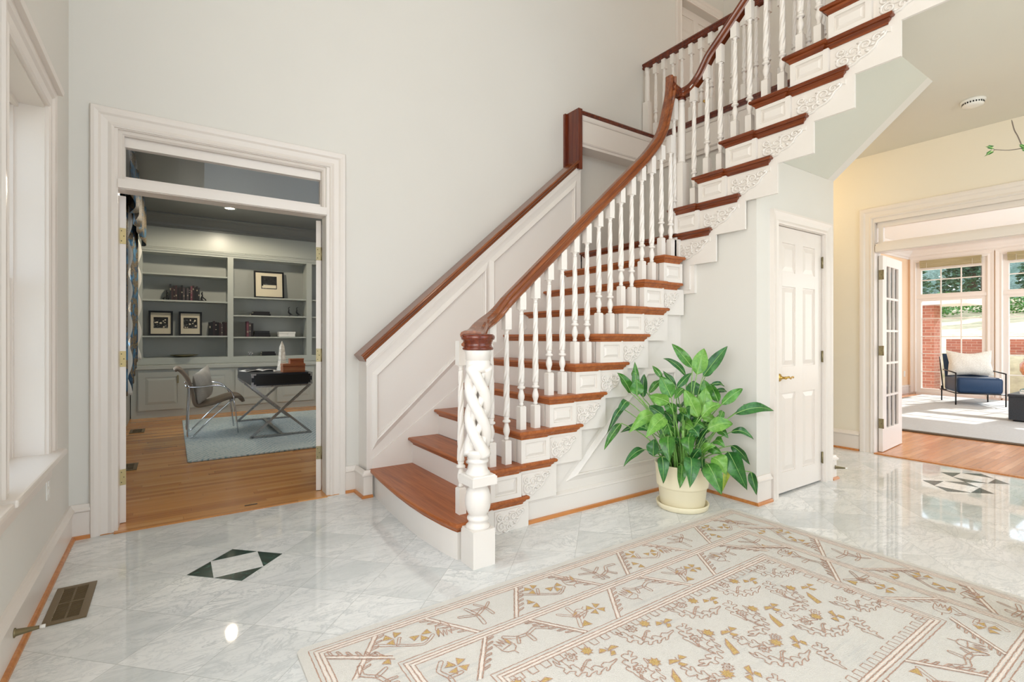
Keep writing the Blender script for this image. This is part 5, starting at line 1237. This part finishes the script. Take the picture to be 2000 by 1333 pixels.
for s_ in (-1, 1):
    y_ = s_*(wy+.012)
    P = smooth([(-.235, y_, .60), (-.235, y_, .45), (-.245, y_, .2), (-.250, y_, .03), (-.225, y_, .006), (-.185, y_, .02), (-.02, y_, .2), (.20, y_*.96, .405)], 6); MB().tube(P, .009, 8).build('leg', 'chrome', ch)
    P = smooth([(.19, y_*.95, .415), (.215, y_, .39), (.24, y_, .2), (.262, y_, .004)], 5); MB().tube(P, .009, 8).build('leg', 'chrome', ch)
    P = smooth([(-.27, y_*.9, .605), (-.25, y_, .585), (-.15, y_, .578), (.02, y_*1.02, .588), (.11, y_*1.02, .57), (.185, y_, .50), (.215, y_, .415), (.19, y_*.95, .40)], 6); MB().tube(P, .0085, 8).build('armrest', 'chrome', ch)
MB().tube([(.195, -wy, .398), (.195, wy, .398)], .009, 8).build('cross_bar', 'chrome', ch)
def pillow(nm, label, loc, rot, s_, th, mat, cat='cushion', puff=1.0, sag=.0, hgt=None):
    o = thing(nm, label, cat, loc); o.rotation_euler = rot; b = MB(); n = 17; h_ = hgt or s_
    def f_(sg):
        def g(u, v):
            a, c_ = u*2-1, v*2-1; e = (1-abs(a)**2.6)*(1-abs(c_)**2.6); pin = 1-.10*(1-abs(a*c_))*(abs(a)**8+abs(c_)**8)
            return (a*s_/2*pin, sg*th/2*max(0, e)**.55+.004*sin(9*a+4*c_), c_*h_/2*pin+h_/2-sag*(1-a*a)*(c_ > .0)*c_)
        return g
    b.grid(f_(1), n, n).grid(f_(-1), n, n); b.build('cover', mat, o); return o
M['silver'] = fabric('silver_silk', '#a8a49c', '#b9b6ae', 60, .35, .1)
pillow('cushion', 'silver-grey square cushion on the study chair', (.335, 7.12, .425), (radians(-2), radians(-14), radians(66)), .39, .13, 'silver')

# curtain in the study
t = NT('blue_floral_fabric'); p = t.pos(); n = t.noise(p, 5.5, 2, .5, .6); n2 = t.noise(p, 60, 3, .7)
f1 = t.ramp(n, [(.47, (0, 0, 0, 1)), (.5, (1, 1, 1, 1))]); flo = t.ramp(n2, [(.45, lin('#55483a')), (.5, lin('#9c8862')), (.56, lin('#2c3036'))])
blu = t.ramp(t.noise(p, 9, 2), [(.4, lin('#203a50')), (.6, lin('#3d6f8e'))])
t.bump(t.noise(p, 200, 2), .2, .003); M['curtain'] = t.set(Base_Color=t.mix(f1, blu, flo), Roughness=.6)
M['lining'] = fabric('cream_lining', '#cfcdc4', '#dcdad2', 200, .7, .1)
def curtain(loc, label, w_, ztop, zbot, taper):
    o = thing('curtain', label, 'curtain', loc); b = MB(); n = 44; K = 16
    def g(u, v):
        z = ztop+(zbot+taper*u-ztop)*v; y_ = u*w_+.01*sin(8*v+u*5); x_ = .055+.045*sin(u*2*pi*4.5+.6*sin(3*v))*(1-.1*v)+.02*u
        return (x_, y_, z)
    b.grid(g, n, K); b.build('drape', 'curtain', o, solid=.004, recalc=False)
    b = MB()                                        # scalloped return edge with pale lining
    for (e, sg) in ((1, 1),):
        def h(u, v):
            z = ztop+(zbot+taper-ztop)*v; sc = abs(sin(v*pi*5.5)); return (.06+.03*sin(e*2*pi*4.5)+.012+u*(.035+.045*sc), e*w_+.012+u*.02, z)
        b.grid(h, 4, 60)
    b.build('lining', 'lining', o, solid=.003, recalc=False)
    return o
curtain((XW+.0, 5.95, 0), 'near panel of blue and gold floral curtain in the study', .75, 2.62, .52, .05)
curtain((XW+.0, 7.75, 0), 'far panel of blue and gold floral curtain in the study', .85, 2.95, .50, .38)
o = thing('curtain_pelmet', 'blue floral pelmet over the study curtains', 'pelmet', (XW, 7.2, 2.5)); b = MB()
b.grid(lambda u, v: (.185+.03*sin(u*30), (u-.5)*2.8, .42-v*(.42+.08*abs(sin(u*12)))), 60, 6); b.build('swag', 'curtain', o, solid=.005, recalc=False); MB().box(0.0, .19, -1.4, 1.4, .455, .48).build('board', 'studytrim', o)

# ------------------------------------------------------------------ garden room
t = NT('pale_rug'); p = t.pos(); n = t.noise(t.map(p, (3, 30, 1)), 3, 4); t.bump(t.noise(p, 250, 2), .6, .005)
M['palerug'] = t.set(Base_Color=t.mix(n, lin('#adb0b0'), lin('#c3c5c4')), Roughness=.95)
M['rugedge'] = fabric('dark_binding', '#5a4d40', '#6a5c4c', 300)
ru = thing('area_rug', 'pale grey rug in the garden room', 'rug', (7.7, 3.73, .004))
MB().box(0, 4.95, -4.0, 0, 0, .02).build('field', 'palerug', ru); MB().box(-.07, 0, -4.02, .0, 0, .014).box(-.02, 4.95, 0, .02, 0, .018).build('binding', 'rugedge', ru)
# armchair: local x = width, faces -y, then turned to face the doorway
M['navyleather'] = fabric('navy_leather', '#24364f', '#2f4460', 90, .32, .1)
ac = thing('armchair', 'navy leather lounge chair on a thin black metal frame in the garden room', 'armchair', (11.636, 2.727, .025), radians(-60))
w2 = .325; d0, d1 = -.36, .50
b = MB()
for s_ in (-1, 1):
    f_ = MB(); x_ = s_*w2
    f_.tube([(x_, d0, 0), (x_, d0, .555)], .011, 6).tube([(x_, d0, .548), (x_, d1*.55, .575)], .011, 6).tube([(x_, d1*.72, 0), (x_, d1*.72, .27)], .011, 6); f_.build('leg', 'black', ac)
    MB().tube([(x_, d0, .20), (x_, d1*.9, .20)], .010, 6).tube([(x_, d1*.55, .20), (x_, d1*.95, .80)], .010, 6).build('frame', 'black', ac)
MB().tube([(-w2, d0, .20), (w2, d0, .20)], .010, 6).tube([(-w2, d1*.72, .20), (w2, d1*.72, .20)], .010, 6).build('stretcher', 'black', ac)
def cush(b, x0, x1, y0, y1, z0, z1, r=.05):
    n = 14
    def g(sg):
        def f(u, v):
            a, c_ = u*2-1, v*2-1; e = max(0, (1-abs(a)**9)*(1-abs(c_)**9))**.5
            return ((x0+x1)/2+a*(x1-x0)/2, (y0+y1)/2+c_*(y1-y0)/2, (z0+z1)/2+sg*(z1-z0)/2*e)
        return f
    return b.grid(g(1), n, n).grid(g(-1), n, n)
o = MB().box(-w2+.018, w2-.018, d0+.006, d1*.6, .20, .475).build('seat', 'navyleather', ac, bevel=.055); o.modifiers['bevel'].segments = 6; o.data.polygons.foreach_set('use_smooth', [True]*6)
b = MB(); cush(b, -w2+.02, w2-.02, -.07, .07, -.27, .27); b.xf(Matrix.Translation((0, .27, .60)) @ Matrix.Rotation(radians(-14), 4, 'X') @ Matrix.Rotation(radians(90), 4, 'X') @ Matrix.Scale(1, 4)) if 0 else None
b = MB()
def bk_(sg):
    def f(u, v):
        a, c_ = u*2-1, v*2-1; e = max(0, (1-abs(a)**6)*(1-abs(c_)**6))**.5; z_ = .40+(c_+1)/2*.46
        return (a*(w2-.02), .24+.16*(z_-.4)/.46+sg*.055*e, z_)
    return f
b.grid(bk_(1), 14, 14).grid(bk_(-1), 14, 14); b.build('backrest', 'navyleather', ac)
M['boucle'] = fabric('cream_boucle', '#b9b3a6', '#f1ede4', 70, .95, 1.0)
o = pillow('cushion', 'large cream boucle cushion on the navy armchair', (11.70, 2.76, .505), (radians(-14), 0, radians(-60)), .64, .22, 'boucle', puff=1, sag=.05, hgt=.47)
# coffee table
t = NT('dark_shagreen'); n = t.noise(t.pos(), 160, 2); M['table'] = t.set(Base_Color=t.ramp(n, [(.45, lin('#20242a')), (.6, lin('#3a4048'))]), Roughness=.3)
ct = thing('coffee_table', 'black speckled block coffee table cut by the right edge', 'table', (10.08, 1.39, .025)); MB().box(-.48, .48, -.48, .48, .02, .34).build('body', 'table', ct, bevel=.004); MB().box(-.49, .49, -.49, .49, .34, .375).build('top', 'table', ct, bevel=.004); MB().box(-.44, .44, -.44, .44, 0, .02).build('plinth', 'black', ct)
M['tealbook'] = paint('teal_cover', '#3f6a64', .5, 0)
def flat_book(loc, rz, w_, d_, h_, mat, label):
    o = thing('book', label, 'book', loc, rz); MB().box(-w_/2, w_/2, -d_/2, d_/2, 0, .004).box(-w_/2, w_/2, -d_/2, d_/2, h_-.004, h_).box(-w_/2, w_/2, d_/2-.004, d_/2, 0, h_).build('cover', mat, o); MB().box(-w_/2+.005, w_/2-.005, -d_/2+.005, d_/2-.004, .004, h_-.004).build('pages', 'plastic', o)
flat_book((9.95, 1.70, .4), .2, .30, .24, .03, 'plastic', 'pale book at the bottom of the stack on the coffee table')
flat_book((9.96, 1.69, .43), .0, .27, .21, .03, 'tealbook', 'teal book topping the stack on the coffee table')
o = thing('bowl', 'rough pale bowl on the coffee table', 'bowl', (9.78, 1.40, .4)); MB().lathe([(0, 0), (.05, 0), (.11, .04), (.13, .075), (.12, .075), (.10, .045), (0, .015)], n=28).build('dish', 'boucle', o)
# blinds on the garden windows
M['blind'] = wood('woven_blind', '#8f8362', '#a89a74', '#beb18c', 1, .7, .4, 0)
for yl, yr, l_ in ((2.88, 3.83, 'rolled woven blind on the garden window behind the armchair'), (1.56, 2.51, 'rolled woven blind on the garden window at the right edge')):
    o = thing('roman_blind', l_, 'blind', (12.86, yl, 2.62)); b = MB()
    for k in range(6): b.box(-.03-.004*k, .02, 0, yr-yl, .02*k, .02*k+.017)
    b.build('folded_slats', 'blind', o); MB().box(-.03, .03, -.005, yr-yl+.005, .12, .15).build('headrail', 'blind', o); MB().tube([(-.052, .12, .1), (-.052, .12, -.02)], .002, 5).tube([(-.052, yr-yl-.12, .1), (-.052, yr-yl-.12, -.02)], .002, 5).build('cord', 'plastic', o)
plate('light_switch', 'off', (11, 4.05, 1.2), '-y') if 0 else None

# ------------------------------------------------------------------ outdoors
t = NT('dry_lawn'); p = t.pos(); n = t.noise(p, .7, 6, .7); n2 = t.noise(p, 6, 4)
M['lawn'] = t.set(Base_Color=t.ramp(t.math('ADD', t.math('MULTIPLY', n, .6), t.math('MULTIPLY', n2, .4)), [(.38, lin('#7f8558')), (.47, lin('#a8987a')), (.62, lin('#c0b08c'))]), Roughness=.95)
def hz(x, y): 
    s_ = max(0, min(1, (x-14.9)/1.4)); return -.25+1.0*s_*s_*(3-2*s_)+max(0, min(x, 50)-16.4)*.096+.06*sin(x*.5+y*.3)*s_
b = MB(); b.grid(lambda u, v: (13.2+u*u*60, -30+v*60, hz(13.2+u*u*60, -30+v*60)), 90, 40)
tag(b.build('lawn', 'lawn', recalc=False), 'dry sunlit lawn rising behind the garden windows', 'lawn', kind='structure')
b = MB().box(-60, XW-.25, -40, 60, -.6, -.5); tag(b.build('ground', 'lawn'), 'grass outside the left windows', 'lawn', kind='structure')
M['brick'] = brick('red_brick', '#a15c46', '#b57058', '#bfa28c')
M['brickpale'] = brick('hazed_brick', '#a05b48', '#b36e58', '#bd9c88')  # brick colour lightened to carry the outdoor haze
o = thing('porch_pier', 'red brick porch pier just outside the garden window', 'pier', (14.3, 4.30, -.3)); MB().box(-.2, .2, -.35, .4, 0, 2.2).build('shaft', 'brick', o); MB().box(-.6, .6, -1.0, .8, 2.2, 2.4).build('soffit', 'trim', o)
tag(MB().box(16.6, 16.9, 2.6, 4.4, -.3, 1.14).build('garden_wall', 'brickpale'), 'low red brick garden wall across the lawn', 'wall')
M['bush'] = leafmat('bush_green', '#2f5a26', '#4d8436', '#86ad52'); M['pine'] = leafmat('tree_green', '#2f4a38', '#486a4c', '#7a9a70')
def crown(b, c, R, n, sz, m=0, sq=1.0, rr=None):
    rr = rr or random.Random(1)
    for k in range(n):
        d = Vector((rr.gauss(0, 1), rr.gauss(0, 1), rr.gauss(0, 1))).normalized()*R*rr.uniform(.55, 1); p_ = Vector(c)+Vector((d.x, d.y, d.z*sq))
        a = Vector((rr.uniform(-1, 1), rr.uniform(-1, 1), rr.uniform(-1, 1))).normalized(); u = a.cross(Vector((0, 0, 1))).normalized()*sz; v = a.cross(u).normalized()*sz*.6
        b.add([p_-u, p_+v, p_+u, p_-v], [(0, 1, 2, 3)], m)
def bush(loc, R, sq, label, nm='shrub', sd_=1, n=700, sz=.04, mat='bush'):
    o = thing(nm, label, 'shrub', loc); b = MB(); crown(b, (0, 0, R*sq), R, n, sz, 0, sq, random.Random(sd_)); b.build('foliage', mat, o, recalc=False)
    MB().tube([(0, 0, -.1), (0, 0, R*sq)], .025, 6).build('stem', 'bark', o)
bush((14.3, 3.62, -.2), .16, 3.2, 'narrow leafy shrub beside the brick pier outside', sd_=2)
bush((14.8, 2.05, -.25), .5, 1.2, 'round green shrub outside the right garden window', sd_=3, n=800)
o = thing('garden_urn', 'terracotta urn outside the right garden window', 'urn', (14.1, 2.36, -.2)); MB().lathe([(0, 0), (.1, 0), (.12, .05), (.07, .12), (.08, .5), (.14, .55), (.22, .72), (.22, .85), (.16, .92), (.17, .96), (.12, .96), (0, .8)], n=24).build('body', 'brickpale' if 0 else 'cigar', o)
rt_ = random.Random(21)
TO = ORD
kinds = ('tall dark evergreen on the hill beyond the lawn', )
for k in range(14):
    x_ = (39, 45)[k % 2]+rt_.uniform(-.8, .8); y_ = -4+(k//2)*4.2+(2.1 if k % 2 else 0)+rt_.uniform(-.4, .4); h_ = rt_.uniform(9, 13); z_ = hz(x_, y_)-.2
    ever = k % 3 != 0
    o = thing('tree', (TO[sum(1 for q in range(14) if (q % 3 != 0) == ever and -((q//2)*4.2+(2.1 if q % 2 else 0)) < -((k//2)*4.2+(2.1 if k % 2 else 0)))]+(' dense evergreen from the left in the woods beyond the lawn' if ever else ' bare pale tree from the left in the woods beyond the lawn')), 'tree', (x_, y_, z_), group='evergreens in the woods beyond the lawn' if ever else 'bare trees in the woods beyond the lawn')
    b = MB().tube([(0, 0, 0), (.1, .1, h_*.5), (.0, 0, h_)], [.28, .18, .05], 8)
    if not ever:
        for j in range(12):
            a = rt_.uniform(0, 6.28); zz = rt_.uniform(.3, .9)*h_; b.tube([(0, 0, zz), (cos(a)*.9, sin(a)*.9, zz+.9), (cos(a)*1.5, sin(a)*1.5, zz+1.9)], [.06, .04, .015], 5)
    b.build('trunk', 'bark', o)
    if ever:
        b = MB()
        for j in range(5): crown(b, (rt_.uniform(-.5, .5), rt_.uniform(-.5, .5), h_*(.14+.18*j)), 1.75-.26*j, 900, .16, 0, .8, rt_)
        b.build('foliage', 'pine', o, recalc=False)
b = MB(); rr = random.Random(8)
for k in range(26): crown(b, (33.5+rr.uniform(-1.5, 1.5), -8+k*1.1, hz(33.5, 0)+.5), .9, 520, .075, 0, .7, rr)
tag(b.build('undergrowth', 'bush', recalc=False), 'green undergrowth along the edge of the woods', 'undergrowth', kind='stuff')
b = MB(); b.grid(lambda u, v: (50+u*22, -30+v*70, 2.5+u*16+1.6*sin(v*30)*u+sin(v*77+u*9)*.8), 24, 90)
M['woods'] = leafmat('distant_woods', '#2c4438', '#4a6652', '#8fa898')
tag(b.build('wooded_hill', 'woods', recalc=False), 'distant wooded hillside behind the evergreens', 'hill', kind='structure')
